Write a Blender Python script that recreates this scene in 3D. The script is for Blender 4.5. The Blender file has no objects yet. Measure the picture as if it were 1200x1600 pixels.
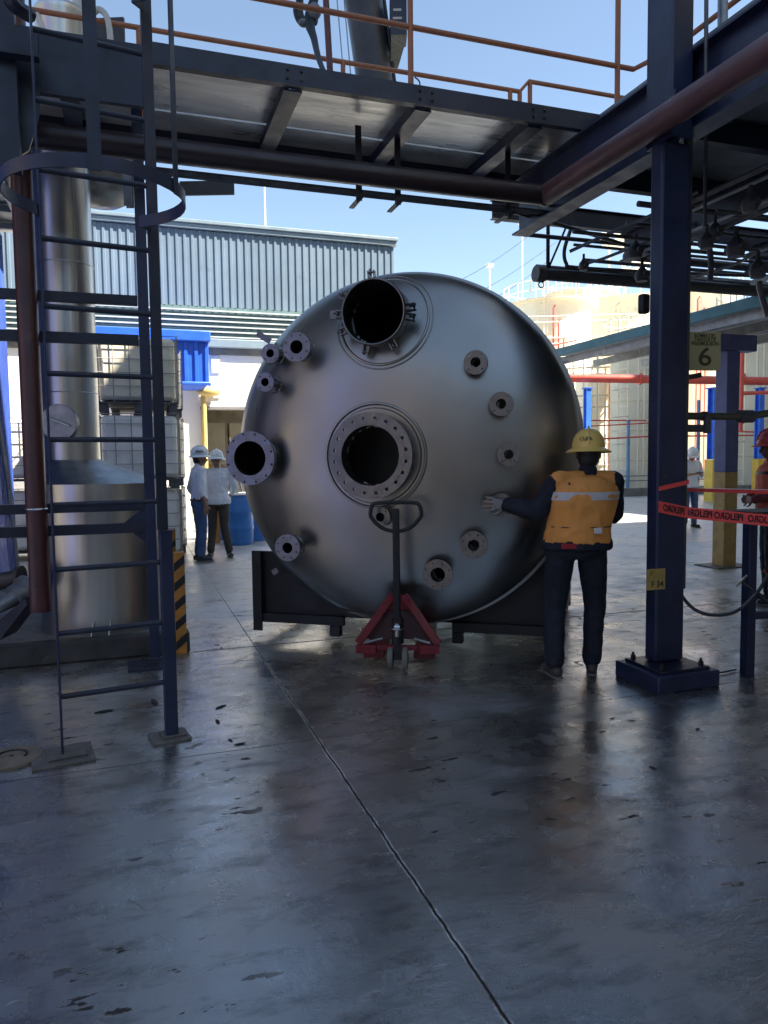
import bpy, bmesh, math, random
from mathutils import Vector, Matrix, Euler, noise
random.seed(7)
R_ = math.radians
PI = math.pi
S = bpy.context.scene
COL = S.collection

# ------------------------------------------------------------------ camera
YAW, PITCH, ROLL, F = R_(18.8), R_(4.0), -0.012, 1155.0
cd = bpy.data.cameras.new('camera'); cam = bpy.data.objects.new('camera', cd); COL.objects.link(cam)
cam.location = (0, 0, 1.55)
CM = Matrix.Rotation(-YAW, 3, 'Z') @ Matrix.Rotation(PI/2-PITCH, 3, 'X') @ Matrix.Rotation(ROLL, 3, 'Z')
cam.rotation_euler = CM.to_euler()
cd.sensor_fit = 'VERTICAL'; cd.sensor_height = 36; cd.lens = 36*F/1600
cd.clip_start = 0.05; cd.clip_end = 3000
S.camera = cam
# ------------------------------------------------------------------ sky, sun, exposure
SUN_EL, SUN_AZ = 50.0, 60.0            # the sun stands high to the right, a little behind the camera
w = bpy.data.worlds.new('World'); S.world = w; w.use_nodes = True
nt = w.node_tree; bg = nt.nodes['Background']
sk = nt.nodes.new('ShaderNodeTexSky'); sk.sky_type = 'NISHITA'; sk.sun_disc = False
sdir = Vector((math.sin(R_(SUN_AZ))*math.cos(R_(SUN_EL)), -math.cos(R_(SUN_AZ))*math.cos(R_(SUN_EL)), math.sin(R_(SUN_EL))))
sk.sun_elevation = R_(SUN_EL); sk.sun_rotation = math.atan2(sdir.x, sdir.y)
sk.air_density = 1.0; sk.dust_density = .6; sk.ozone_density = 1.2; sk.altitude = 1800
hs_ = nt.nodes.new('ShaderNodeHueSaturation'); hs_.inputs['Saturation'].default_value = .88; hs_.inputs['Hue'].default_value = .492
nt.links.new(sk.outputs[0], hs_.inputs['Color']); nt.links.new(hs_.outputs[0], bg.inputs[0]); bg.inputs[1].default_value = 0.070
ld = bpy.data.lights.new('sun', 'SUN'); ld.energy = 5.0; ld.angle = R_(0.5); ld.color = (1, .93, .82)
lo = bpy.data.objects.new('sun', ld); COL.objects.link(lo)
lo.rotation_euler = (-sdir).to_track_quat('-Z', 'Y').to_euler(); lo.location = (0, -10, 40)
vs = S.view_settings; vs.view_transform = 'Standard'; vs.look = 'None'; vs.gamma = 1; vs.exposure = 2.0
try: vs.use_curve_mapping = False
except Exception: pass

# ------------------------------------------------------------------ pixel helpers (photo pixels 1200x1600)
C0 = Vector(cam.location)
def ray(px, py): return CM @ Vector(((px-600)/F, -(py-800)/F, -1))
def at_z(px, py, z): r = ray(px, py); return C0 + r*((z-C0.z)/r.z)
def at_y(px, py, y): r = ray(px, py); return C0 + r*((y-C0.y)/r.y)
def at_x(px, py, x): r = ray(px, py); return C0 + r*((x-C0.x)/r.x)
def at_d(px, py, d): return C0 + ray(px, py)*d
def ground(px, py): return at_z(px, py, 0)
FWD = Vector((math.sin(YAW), math.cos(YAW), 0)); RGT = Vector((math.cos(YAW), -math.sin(YAW), 0)); UP = Vector((0,0,1))

# ------------------------------------------------------------------ materials
MATS = {}
def mat(name, col, rough=.5, metal=0, spec=.5, var=.25, vscale=3.0, bump=0.0, bscale=40.0, stretch=(1,1,1), rvar=.12,
        col2=None, c2amt=.5, c2scale=6.0, c2sharp=.12, emit=None, trans=0, coat=0):
    if name in MATS: return MATS[name]
    m = bpy.data.materials.new(name); m.use_nodes = True; MATS[name] = m
    n, l = m.node_tree.nodes, m.node_tree.links
    b = n['Principled BSDF']
    b.inputs['Metallic'].default_value = metal; b.inputs['Specular IOR Level'].default_value = spec
    if trans: b.inputs['Transmission Weight'].default_value = trans
    if coat: b.inputs['Coat Weight'].default_value = coat
    tc = n.new('ShaderNodeTexCoord'); mp = n.new('ShaderNodeMapping'); mp.inputs['Scale'].default_value = stretch
    l.new(tc.outputs['Object'], mp.inputs['Vector'])
    def nz(scale, det=5, rg=.6):
        t = n.new('ShaderNodeTexNoise'); t.inputs['Scale'].default_value = scale; t.inputs['Detail'].default_value = det
        t.inputs['Roughness'].default_value = rg; l.new(mp.outputs[0], t.inputs['Vector']); return t.outputs['Fac']
    def rng(fac, a, b_, c, d):
        t = n.new('ShaderNodeMapRange'); l.new(fac, t.inputs[0])
        for i, v in enumerate((a, b_, c, d)): t.inputs[i+1].default_value = v
        return t.outputs[0]
    f1 = nz(vscale)
    mx = n.new('ShaderNodeMix'); mx.data_type = 'RGBA'; mx.blend_type = 'MIX'
    c = Vector(col)
    mx.inputs[6].default_value = (*[max(0, x*(1-var)) for x in c], 1); mx.inputs[7].default_value = (*[min(1, x*(1+var)) for x in c], 1)
    l.new(rng(f1, .3, .7, 0, 1), mx.inputs[0]); out = mx.outputs[2]
    if col2:
        f2 = nz(c2scale, 8, .7); m2 = n.new('ShaderNodeMix'); m2.data_type = 'RGBA'
        l.new(rng(f2, c2amt, c2amt+c2sharp, 0, 1), m2.inputs[0]); l.new(out, m2.inputs[6]); m2.inputs[7].default_value = (*col2, 1); out = m2.outputs[2]
    l.new(out, b.inputs['Base Color'])
    l.new(rng(nz(vscale*2.3), .3, .7, max(.02, rough-rvar), min(1, rough+rvar)), b.inputs['Roughness'])
    if bump:
        bp = n.new('ShaderNodeBump'); bp.inputs['Strength'].default_value = 1; bp.inputs['Distance'].default_value = bump
        l.new(nz(bscale, 6), bp.inputs['Height']); l.new(bp.outputs[0], b.inputs['Normal'])
    if emit: b.inputs['Emission Color'].default_value = (*emit, 1); b.inputs['Emission Strength'].default_value = 1
    return m
navy = mat('navy_paint', (.017,.024,.058), .42, bump=.0012, bscale=30, var=.35, col2=(.075,.05,.04), c2amt=.64, c2scale=11, c2sharp=.04)
darknavy = mat('dark_navy_paint', (.013,.017,.034), .45, bump=.001, bscale=30, var=.4, col2=(.03,.028,.026), c2amt=.6, c2scale=7)
black = mat('black_steel', (.010,.010,.012), .5, bump=.001, var=.4)
maroon = mat('maroon_pipe_paint', (.055,.012,.012), .38, bump=.001, bscale=15, var=.3, col2=(.03,.012,.012), c2amt=.58)
rustbrown = mat('brown_pipe_paint', (.10,.045,.048), .45, bump=.0015, bscale=15, var=.25, col2=(.05,.03,.03), c2amt=.6)
orange = mat('orange_rail_paint', (.36,.13,.06), .5, bump=.001, var=.2, col2=(.13,.06,.04), c2amt=.6)
galv = mat('galvanised_steel', (.30,.31,.32), .42, metal=.7, bump=.001, var=.25, vscale=8)
conduit_m = mat('dull_conduit_steel', (.10,.10,.105), .45, metal=.6, bump=.001, var=.35, vscale=8)
chrome = mat('bright_steel', (.6,.6,.6), .22, metal=1, var=.1)
ss = mat('brushed_stainless', (.58,.57,.55), .33, metal=1, bump=.0002, bscale=5, stretch=(9,9,.5), var=.07, vscale=2, rvar=.05)
flange_m = mat('machined_flange_steel', (.20,.195,.19), .36, metal=1, bump=.0006, bscale=60, var=.14, vscale=9)
pipeduct = mat('dark_boom_paint', (.045,.038,.036), .38, bump=.001, var=.3)
white_t = mat('white_tank_paint', (.86,.79,.62), .5, var=.08, vscale=.4, col2=(.55,.50,.40), c2amt=.6, c2scale=1.2)
beige_t = mat('cream_tank_paint', (.66,.60,.46), .5, var=.1, vscale=.4)
whitewall = mat('white_wall_render', (.84,.81,.74), .8, var=.06, vscale=.8, bump=.003, bscale=10, col2=(.55,.52,.45), c2amt=.64, c2scale=2)
facade_m = mat('grey_blue_sheet', (.15,.205,.26), .5, var=.14, vscale=.6, spec=.3, col2=(.115,.16,.205), c2amt=.6, c2scale=1.5)
trim_m = mat('pale_blue_trim', (.20,.26,.30), .45, var=.12)
louvre_w = mat('pale_louvre_edge', (.48,.52,.51), .5, var=.1)
louvre_t = mat('teal_louvre_sheet', (.11,.18,.185), .5, var=.15)
blue_awn = mat('bright_blue_sheet', (.02,.11,.62), .42, var=.12)
bluewall = mat('blue_sheet_wall', (.03,.075,.33), .5, var=.3, vscale=1.2)
cobalt = mat('cobalt_column_paint', (.05,.13,.52), .45, var=.2, col2=(.10,.14,.30), c2amt=.58)
slateblue = mat('faded_blue_column_paint', (.09,.115,.27), .5, var=.2, vscale=5, bump=.001, col2=(.10,.11,.16), c2amt=.6)
yellow = mat('yellow_ochre_paint', (.42,.27,.09), .5, var=.25, vscale=6, col2=(.14,.11,.06), c2amt=.58)
yellowb = mat('bright_yellow_paint', (.75,.48,.05), .5, var=.1)
red = mat('red_pipe_paint', (.60,.09,.06), .42, var=.12)
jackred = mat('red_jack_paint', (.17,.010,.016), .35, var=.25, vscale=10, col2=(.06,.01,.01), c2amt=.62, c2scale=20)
concrete = mat('curb_concrete', (.17,.165,.155), .7, bump=.006, bscale=14, var=.3, vscale=3, col2=(.05,.05,.05), c2amt=.55, c2scale=4)
plate_m = mat('worn_base_plate', (.14,.13,.115), .55, bump=.003, var=.3, vscale=12, metal=.2)
ibc_m = mat('milky_tote_plastic', (.82,.74,.54), .45, var=.15, vscale=2.5, spec=.4)
ibc_w = mat('white_tote_plastic', (.90,.87,.76), .45, var=.12, vscale=2.5)
barrel_m = mat('blue_barrel_plastic', (.035,.17,.50), .4, var=.12)
rubber = mat('black_rubber', (.012,.012,.012), .6)
hose_m = mat('black_hose', (.018,.018,.02), .45)
cream_hose = mat('cream_hose', (.60,.57,.50), .5)
signbeige = mat('ochre_sign', (.42,.37,.18), .55, var=.12, vscale=8)
signtext = mat('dark_sign_lettering', (.05,.045,.02), .5)
labelyellow = mat('yellow_label', (.42,.29,.08), .5, var=.2, vscale=14)
blacktext = mat('black_lettering', (.012,.012,.012), .5)
tape_m = mat('red_barrier_tape', (.95,.09,.08), .35, var=.1)
tapewhite = mat('white_barrier_tape', (.7,.66,.66), .4)
teal = mat('teal_roof_edge', (.07,.22,.26), .5, var=.2)
greysheet = mat('grey_roof_underside', (.20,.21,.22), .5, var=.25, vscale=3)
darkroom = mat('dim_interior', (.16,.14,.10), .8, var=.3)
block_grey = mat('added_block_grey', (.50,.47,.42), .6, var=.25, vscale=.3)  # for an added unseen block, pale to bounce fill into the shade
fill_cream = mat('added_block_cream', (.72,.62,.46), .6, var=.2, vscale=.3)  # for the added unseen blocks, light and warm to raise the fill
asphalt2 = mat('lit_yard', (.34,.32,.28), .8, var=.15)
skin = mat('skin', (.30,.16,.10), .5, var=.1, vscale=10)
skin_d = mat('tanned_skin', (.17,.085,.055), .5, var=.1, vscale=10)
hair = mat('black_hair', (.012,.010,.009), .55, bump=.002, bscale=200)
shirt_w = mat('white_shirt_cloth', (.80,.82,.88), .85, bump=.004, bscale=12, var=.05)
jeans = mat('blue_denim', (.06,.11,.22), .85, bump=.003, bscale=16, var=.3, vscale=6)
slacks = mat('brown_grey_trousers', (.075,.062,.052), .85, bump=.003, bscale=14, var=.15)
navycloth = mat('navy_work_cloth', (.009,.011,.018), .85, bump=.003, bscale=18, var=.3, vscale=7)
vest_o = mat('orange_vest_cloth', (.72,.29,.06), .8, bump=.004, bscale=9, var=.12, vscale=5)
vest_r = mat('red_orange_vest_cloth', (.55,.11,.06), .8, bump=.004, bscale=9, var=.12)
reflect_m = mat('reflective_band', (.52,.50,.49), .45, var=.1, vscale=20)
hat_y = mat('yellow_hard_hat', (.78,.52,.13), .35, var=.08)
hat_w = mat('white_hard_hat', (.78,.80,.80), .35, var=.04)
hat_r = mat('red_hard_hat', (.50,.05,.04), .35, var=.06)
leather = mat('dark_shoe_leather', (.022,.019,.018), .5, bump=.001)
sole_m = mat('grey_shoe_sole', (.16,.15,.14), .7)
brownboot = mat('scuffed_boot_leather', (.055,.045,.038), .6, var=.3, vscale=20)
belt_m = mat('brown_belt_leather', (.09,.035,.02), .5)
glove_m = mat('grey_knit_glove', (.22,.21,.19), .85, bump=.002, bscale=120, var=.2, vscale=30)
eye_m = mat('dark_eye', (.01,.008,.007), .2)
lip_m = mat('lip', (.22,.08,.06), .5)
boxcream = mat('speckled_cream_panel', (.50,.43,.30), .6, var=.3, vscale=40)
redcloth = mat('red_cloth', (.35,.02,.03), .8)
hazardb = mat('hazard_black', (.015,.015,.015), .5)
hazardo = mat('hazard_orange', (.48,.20,.03), .5, var=.25, vscale=10)

# ------------------------------------------------------------------ object helpers
def tag(o, label=None, cat=None, group=None, kind=None):
    if label: o['label'] = label
    if cat: o['category'] = cat
    if group: o['group'] = group
    if kind: o['kind'] = kind
    return o
def empty(name, loc, label=None, cat=None, group=None, rz=0):
    o = bpy.data.objects.new(name, None); o.empty_display_size = .1; COL.objects.link(o)
    o.location = loc; o.rotation_euler = (0, 0, rz)
    return tag(o, label, cat, group)
def frame(d, up=UP):
    d = Vector(d).normalized(); up = Vector(up)
    if abs(d.dot(up)) > .98: up = Vector((0,1,0)) if abs(d.y) < .9 else Vector((1,0,0))
    s = d.cross(up).normalized(); u = s.cross(d).normalized()
    return d, s, u
class MB:
    def __init__(s): s.b = bmesh.new(); s.mi = 0
    def _f(s, vs):
        try: f = s.b.faces.new(vs); f.material_index = s.mi; return f
        except ValueError: return None
    def V(s, p): return s.b.verts.new(p)
    def box(s, c, size, rz=0, M=None):
        c = Vector(c); h = Vector(size)/2
        m = M if M is not None else Matrix.Rotation(rz, 3, 'Z')
        v = [s.V(c + m @ Vector((x*h.x, y*h.y, z*h.z))) for x in (-1,1) for y in (-1,1) for z in (-1,1)]
        for f in ((0,1,3,2),(4,6,7,5),(0,4,5,1),(2,3,7,6),(0,2,6,4),(1,5,7,3)): s._f([v[i] for i in f])
        return s
    def bx(s, x0, x1, y0, y1, z0, z1): return s.box(((x0+x1)/2,(y0+y1)/2,(z0+z1)/2), (abs(x1-x0),abs(y1-y0),abs(z1-z0)))
    def bar(s, p, q, wd, ht, up=UP):
        p, q = Vector(p), Vector(q); d, sd, u = frame(q-p, up)
        m = Matrix((d, sd, u)).transposed()
        return s.box((p+q)/2, ((q-p).length, wd, ht), M=m)
    def ibeam(s, p, q, wd, ht, t=.012, up=UP):
        p, q = Vector(p), Vector(q); d, sd, u = frame(q-p, up)
        s.bar(p+u*(ht/2-t/2), q+u*(ht/2-t/2), wd, t, up); s.bar(p-u*(ht/2-t/2), q-u*(ht/2-t/2), wd, t, up)
        s.bar(p, q, t, ht-2*t-.001, up); return s
    def ring_pts(s, c, sd, u, r, n, r2=None): 
        r2 = r2 or r
        return [s.V(c + sd*(r*math.cos(2*PI*i/n)) + u*(r2*math.sin(2*PI*i/n))) for i in range(n)]
    def bridge(s, a, b):
        n = len(a)
        for i in range(n): s._f([a[i], a[(i+1)%n], b[(i+1)%n], b[i]])
    def cyl(s, p, q, r, r2=None, n=20, caps=True):
        p, q = Vector(p), Vector(q); r2 = r if r2 is None else r2
        d, sd, u = frame(q-p); a = s.ring_pts(p, sd, u, r, n); b = s.ring_pts(q, sd, u, r2, n)
        s.bridge(a, b)
        if caps: s._f(a[::-1]); s._f(b)
        return s
    def tube(s, pts, r, n=10, caps=True):
        pts = [Vector(p) for p in pts]; rings = []; u = None
        for i, p in enumerate(pts):
            d = (pts[min(i+1, len(pts)-1)] - pts[max(i-1, 0)]).normalized()
            if u is None: _, sd, u = frame(d)
            sd = d.cross(u).normalized(); u = sd.cross(d).normalized()
            k = 1
            if 0 < i < len(pts)-1:
                a1 = (pts[i]-pts[i-1]).normalized(); a2 = (pts[i+1]-pts[i]).normalized(); k = 1
            rr = r[i] if isinstance(r, (list, tuple)) else r
            rings.append(s.ring_pts(p, sd, u, rr*k, n))
        for a, b in zip(rings, rings[1:]): s.bridge(a, b)
        if caps: s._f(rings[0][::-1]); s._f(rings[-1])
        return s
    def lathe(s, prof, o, axis=UP, n=48, cap0=False, cap1=False):
        o = Vector(o); d, sd, u = frame(axis); rings = [s.ring_pts(o+d*h, sd, u, max(r, 1e-4), n) for r, h in prof]
        for a, b in zip(rings, rings[1:]): s.bridge(a, b)
        if cap0: s._f(rings[0][::-1])
        if cap1: s._f(rings[-1])
        return s
    def torus(s, c, axis, R, r, n=36, m=8, a0=0, a1=2*PI):
        c = Vector(c); d, sd, u = frame(axis); full = abs(a1-a0-2*PI) < 1e-6
        k = n if full else n+1; rings = []
        for i in range(k):
            a = a0+(a1-a0)*i/n; rd = sd*math.cos(a)+u*math.sin(a)
            rings.append([s.V(c+rd*(R+r*math.cos(2*PI*j/m))+d*(r*math.sin(2*PI*j/m))) for j in range(m)])
        for i in range(n if full else n): s.bridge(rings[i], rings[(i+1)%k])
        return s
    def flange(s, c, axis, ro, ri, th, nb, rb, hr, n=48):
        """annular disc with real bolt holes; c = centre of the front face, axis points back"""
        c = Vector(c); d, sd, u = frame(axis); tb = bmesh.new(); es = []
        def loop(cc, r, k):
            vs = [tb.verts.new(cc+sd*(r*math.cos(2*PI*i/k))+u*(r*math.sin(2*PI*i/k))) for i in range(k)]
            for i in range(k): es.append(tb.edges.new((vs[i], vs[(i+1)%k])))
        loop(c, ro, n); loop(c, ri, n)
        for i in range(nb):
            a = 2*PI*(i+.5)/nb; loop(c+sd*(rb*math.cos(a))+u*(rb*math.sin(a)), hr, 8)
        bmesh.ops.triangle_fill(tb, use_beauty=True, use_dissolve=False, edges=es)
        g = bmesh.ops.extrude_face_region(tb, geom=tb.faces[:])
        bmesh.ops.translate(tb, vec=d*th, verts=[e for e in g['geom'] if isinstance(e, bmesh.types.BMVert)])
        bmesh.ops.recalc_face_normals(tb, faces=tb.faces)
        mp = {v: s.V(v.co) for v in tb.verts}
        for f in tb.faces: s._f([mp[v] for v in f.verts])
        tb.free(); return s
    def sphere(s, c, r, n=12, m=8, sc=(1,1,1), M=None):
        c = Vector(c); M = M or Matrix.Identity(3)
        top = s.V(c+M@Vector((0,0,r*sc[2]))); bot = s.V(c-M@Vector((0,0,r*sc[2]))); rings = []
        for j in range(1, m):
            t = PI*j/m
            rings.append([s.V(c+M@Vector((r*sc[0]*math.sin(t)*math.cos(2*PI*i/n), r*sc[1]*math.sin(t)*math.sin(2*PI*i/n), r*sc[2]*math.cos(t)))) for i in range(n)])
        for i in range(n):
            s._f([top, rings[0][i], rings[0][(i+1)%n]]); s._f([bot, rings[-1][(i+1)%n], rings[-1][i]])
        for a, b in zip(rings, rings[1:]):
            for i in range(n): s._f([a[i], b[i], b[(i+1)%n], a[(i+1)%n]])
        return s
    def cap(s, p, q, r, r2=None, n=12):
        """tapered capsule"""
        p, q = Vector(p), Vector(q); r2 = r if r2 is None else r2; d, sd, u = frame(q-p); prof = []
        for t in (10, 35, 60, 90): a = R_(t); prof.append((p - d*(r*math.cos(a)), r*math.sin(a)))
        for t in (90, 60, 35, 10): a = R_(t); prof.append((q + d*(r2*math.cos(a)), r2*math.sin(a)))
        rings = [s.ring_pts(c, sd, u, rr, n) for c, rr in prof]
        for a, b in zip(rings, rings[1:]): s.bridge(a, b)
        s._f(rings[0][::-1]); s._f(rings[-1]); return s
    def prism(s, pts, vec):
        """closed polygon extruded by vec"""
        vec = Vector(vec); a = [s.V(Vector(p)) for p in pts]; b = [s.V(Vector(p)+vec) for p in pts]
        s._f(a[::-1]); s._f(b); s.bridge(a, b); return s
    def build(s, name, m, parent=None, bevel=0, smooth=True, org=None, local=False, label=None, cat=None, group=None, kind=None):
        if name != 'x': bmesh.ops.recalc_face_normals(s.b, faces=s.b.faces)
        off = Vector((0,0,0))
        if parent is not None and not local:
            p = parent
            while p.parent: p = p.parent
            off = Vector(p.location)
        elif parent is None and not local:
            if org is None:
                vs = [v.co for v in s.b.verts]
                off = Vector(((min(v.x for v in vs)+max(v.x for v in vs))/2, (min(v.y for v in vs)+max(v.y for v in vs))/2, min(v.z for v in vs)))
            else: off = Vector(org)
        if off.length: bmesh.ops.translate(s.b, vec=-off, verts=s.b.verts)
        me = bpy.data.meshes.new(name); s.b.to_mesh(me); s.b.free()
        for mm in (m if isinstance(m, (list, tuple)) else [m]): me.materials.append(mm)
        if smooth:
            me.polygons.foreach_set('use_smooth', [True]*len(me.polygons)); me.set_sharp_from_angle(angle=R_(38))
        o = bpy.data.objects.new(name, me); COL.objects.link(o)
        if parent is not None: o.parent = parent
        elif not local: o.location = off
        if bevel:
            bv = o.modifiers.new('bevel', 'BEVEL'); bv.width = bevel; bv.segments = 2; bv.limit_method = 'ANGLE'; bv.angle_limit = R_(40)
        return tag(o, label, cat, group, kind)
def copy_thing(root, loc, label=None, rz=None):
    r = root.copy(); COL.objects.link(r); r.location = loc
    if rz is not None: r.rotation_euler = (0, 0, rz)
    if label: r['label'] = label
    for ch in list(root.children):
        c = ch.copy(); COL.objects.link(c); c.parent = r
        for g in list(ch.children):
            d = g.copy(); COL.objects.link(d); d.parent = c
    return r
def text_mb(mb, txt, o, xdir, ydir, size, ext=.0015, mirror=False, width=None, bold=.0):
    """lettering as mesh; o = centre of the text"""
    cu = bpy.data.curves.new('t', 'FONT'); cu.body = txt; cu.size = size; cu.align_x = 'CENTER'; cu.align_y = 'CENTER'; cu.extrude = ext; cu.offset = bold
    ob = bpy.data.objects.new('t', cu); COL.objects.link(ob)
    dg = bpy.context.evaluated_depsgraph_get(); me = bpy.data.meshes.new_from_object(ob.evaluated_get(dg))
    xs = [v.co.x for v in me.vertices]; W = max(xs)-min(xs); k = (width/W) if width else 1
    xd, yd = Vector(xdir).normalized(), Vector(ydir).normalized(); nd = xd.cross(yd)
    if mirror: k = -k
    vs = [mb.V(Vector(o)+xd*(v.co.x*k)+yd*v.co.y+nd*v.co.z) for v in me.vertices]
    for p in me.polygons: mb._f([vs[i] for i in p.vertices])
    bpy.data.objects.remove(ob); bpy.data.curves.remove(cu); bpy.data.meshes.remove(me)
def bez(pts, n=16):
    """Catmull-Rom through points"""
    P = [Vector(p) for p in pts]; P = [P[0]*2-P[1]] + P + [P[-1]*2-P[-2]]; out = []
    for i in range(1, len(P)-2):
        for j in range(n):
            t = j/n; a, b, c, d = P[i-1], P[i], P[i+1], P[i+2]
            out.append(.5*((2*b)+(c-a)*t+(2*a-5*b+4*c-d)*t*t+(3*b-a-3*c+d)*t**3))
    out.append(P[-2]); return out
def corrug(mb, x0, x1, z0, z1, y, pitch=.25, dep=.04, rib=.35, axis='x', face=-1):
    """trapezoid sheet in the plane y=const (axis x) or x=const (axis y)"""
    n = int(abs(x1-x0)/pitch); prof = []
    for i in range(n):
        a = x0+(x1-x0)*i/n; p = (x1-x0)/n
        prof += [(a, 0), (a+p*(1-rib)*.86, 0), (a+p*(1-rib), dep), (a+p*.95, dep)]
    prof.append((x1, 0)); vs0, vs1 = [], []
    for a, d in prof:
        if axis == 'x': vs0.append(mb.V((a, y+face*d, z0))); vs1.append(mb.V((a, y+face*d, z1)))
        else: vs0.append(mb.V((y+face*d, a, z0))); vs1.append(mb.V((y+face*d, a, z1)))
    for i in range(len(vs0)-1): mb._f([vs0[i], vs0[i+1], vs1[i+1], vs1[i]])

# ------------------------------------------------------------------ GROUND
def floor_mat():
    m = bpy.data.materials.new('yard_concrete'); m.use_nodes = True
    n, l = m.node_tree.nodes, m.node_tree.links; b = n['Principled BSDF']
    tc = n.new('ShaderNodeTexCoord'); P = tc.outputs['Object']
    def nz(scale, det=6, rg=.6, vec=P, dist=0):
        t = n.new('ShaderNodeTexNoise'); t.inputs['Scale'].default_value = scale; t.inputs['Detail'].default_value = det
        t.inputs['Roughness'].default_value = rg; t.inputs['Distortion'].default_value = dist; l.new(vec, t.inputs['Vector']); return t.outputs['Fac']
    def mapr(fac, a, b_, c, d, smooth=False):
        t = n.new('ShaderNodeMapRange'); l.new(fac, t.inputs[0])
        if smooth: t.interpolation_type = 'SMOOTHSTEP'
        for i, v in enumerate((a, b_, c, d)): t.inputs[i+1].default_value = v
        return t.outputs[0]
    def mth(op, a, b_=None):
        t = n.new('ShaderNodeMath'); t.operation = op
        for i, v in enumerate((a, b_)):
            if v is None: continue
            if isinstance(v, (int, float)): t.inputs[i].default_value = v
            else: l.new(v, t.inputs[i])
        return t.outputs[0]
    def mixc(fac, a, b_):
        t = n.new('ShaderNodeMix'); t.data_type = 'RGBA'; l.new(fac, t.inputs[0])
        for i, v in ((6, a), (7, b_)):
            if isinstance(v, tuple): t.inputs[i].default_value = (*v, 1)
            else: l.new(v, t.inputs[i])
        return t.outputs[2]
    sx = n.new('ShaderNodeSeparateXYZ'); l.new(P, sx.inputs[0]); X, Y = sx.outputs[0], sx.outputs[1]
    mp = n.new('ShaderNodeMapping'); mp.inputs['Rotation'].default_value = (0, 0, R_(-25)); mp.inputs['Scale'].default_value = (1, 2.6, 1); l.new(P, mp.inputs['Vector'])
    D = mp.outputs[0]
    big = nz(.55, 4); med = nz(2.4, 7, .65); streak = nz(3.0, 7, .7, D)
    col = mixc(mapr(big, .35, .65, 0, 1), (.030,.029,.028), (.055,.052,.047))
    col = mixc(mapr(med, .45, .72, 0, .65), col, (.095,.088,.078))
    col = mixc(mapr(streak, .56, .70, 0, .75), col, (.035,.033,.032))
    # chipped pits
    pit = mapr(nz(5.2, 8, .62, D), .612, .635, 0, 1); pitmask = mapr(nz(.8, 3), .47, .55, 0, 1); pit = mth('MULTIPLY', pit, pitmask)
    col = mixc(pit, col, (.03,.027,.024))
    speck = mapr(nz(42, 3), .70, .73, 0, 1); col = mixc(mth('MULTIPLY', speck, .6), col, (.02,.02,.02))
    pale = mapr(nz(3.3, 8, .7), .63, .72, 0, .4); col = mixc(pale, col, (.13,.12,.105))
    # saw joints and cracks
    wob = mth('MULTIPLY', mth('SUBTRACT', nz(7, 6), .5), .022)
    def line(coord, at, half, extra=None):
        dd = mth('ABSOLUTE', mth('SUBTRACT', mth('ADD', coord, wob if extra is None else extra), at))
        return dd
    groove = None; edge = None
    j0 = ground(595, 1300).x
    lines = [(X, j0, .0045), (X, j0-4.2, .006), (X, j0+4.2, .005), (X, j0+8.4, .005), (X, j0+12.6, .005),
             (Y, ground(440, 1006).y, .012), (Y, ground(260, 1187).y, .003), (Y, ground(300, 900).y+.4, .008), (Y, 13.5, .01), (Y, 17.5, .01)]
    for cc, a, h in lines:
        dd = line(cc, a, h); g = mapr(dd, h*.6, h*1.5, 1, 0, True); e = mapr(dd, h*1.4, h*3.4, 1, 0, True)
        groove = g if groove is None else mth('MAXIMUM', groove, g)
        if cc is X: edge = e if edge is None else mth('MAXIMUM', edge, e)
    col = mixc(mth('MULTIPLY', edge, mapr(nz(9, 5), .40, .56, 0, 1)), col, (.80,.76,.68))  # pale chalk along the joints, with the bright edge highlight painted in
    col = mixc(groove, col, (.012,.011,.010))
    # meandering cracks: level set of a low-frequency noise, only in places
    cr = mth('ABSOLUTE', mth('SUBTRACT', nz(.42, 4, .5), .47)); crack = mapr(cr, .0007, .0018, 1, 0)
    crack = mth('MULTIPLY', crack, mapr(nz(.45, 2), .5, .56, 0, 1)); col = mixc(mth('MULTIPLY', crack, .8), col, (.015,.014,.013))
    # paler dry concrete far off and rightward, with sunlit brightness painted in too
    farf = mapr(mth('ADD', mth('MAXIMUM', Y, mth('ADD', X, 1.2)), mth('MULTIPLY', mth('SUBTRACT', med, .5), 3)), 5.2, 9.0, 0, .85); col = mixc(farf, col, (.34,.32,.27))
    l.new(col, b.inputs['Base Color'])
    ro = mapr(mth('ADD', mth('MULTIPLY', med, .6), mth('MULTIPLY', big, .4)), .38, .62, .15, .34)
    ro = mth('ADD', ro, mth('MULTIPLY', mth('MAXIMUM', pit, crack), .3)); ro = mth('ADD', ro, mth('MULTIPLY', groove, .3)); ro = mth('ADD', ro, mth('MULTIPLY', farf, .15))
    ro = mth('ADD', ro, mapr(nz(.75, 5, .6), .50, .64, 0, .20)); ro = mth('ADD', ro, mapr(nz(3.6, 8, .7), .52, .66, 0, .14))
    # the trowelled lane is smooth, the drier strip on the left dull
    dull = mapr(mth('ADD', X, mth('MULTIPLY', big, .8)), -1.2, 0.2, .12, 0, True); ro = mth('ADD', ro, dull)
    l.new(mth('MINIMUM', ro, .9), b.inputs['Roughness']); b.inputs['IOR'].default_value = 5.0
    rip = mapr(nz(1.1, 3), .40, .62, .12, .75)
    hs = mth('ADD', mth('MULTIPLY', nz(21, 8, .72, D), rip), mth('MULTIPLY', nz(6, 6, .6), .9))
    hs = mth('ADD', hs, mth('MULTIPLY', nz(110, 3), mth('MULTIPLY', rip, .22)))
    dark = mth('MAXIMUM', mth('MAXIMUM', pit, crack), groove)
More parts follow.
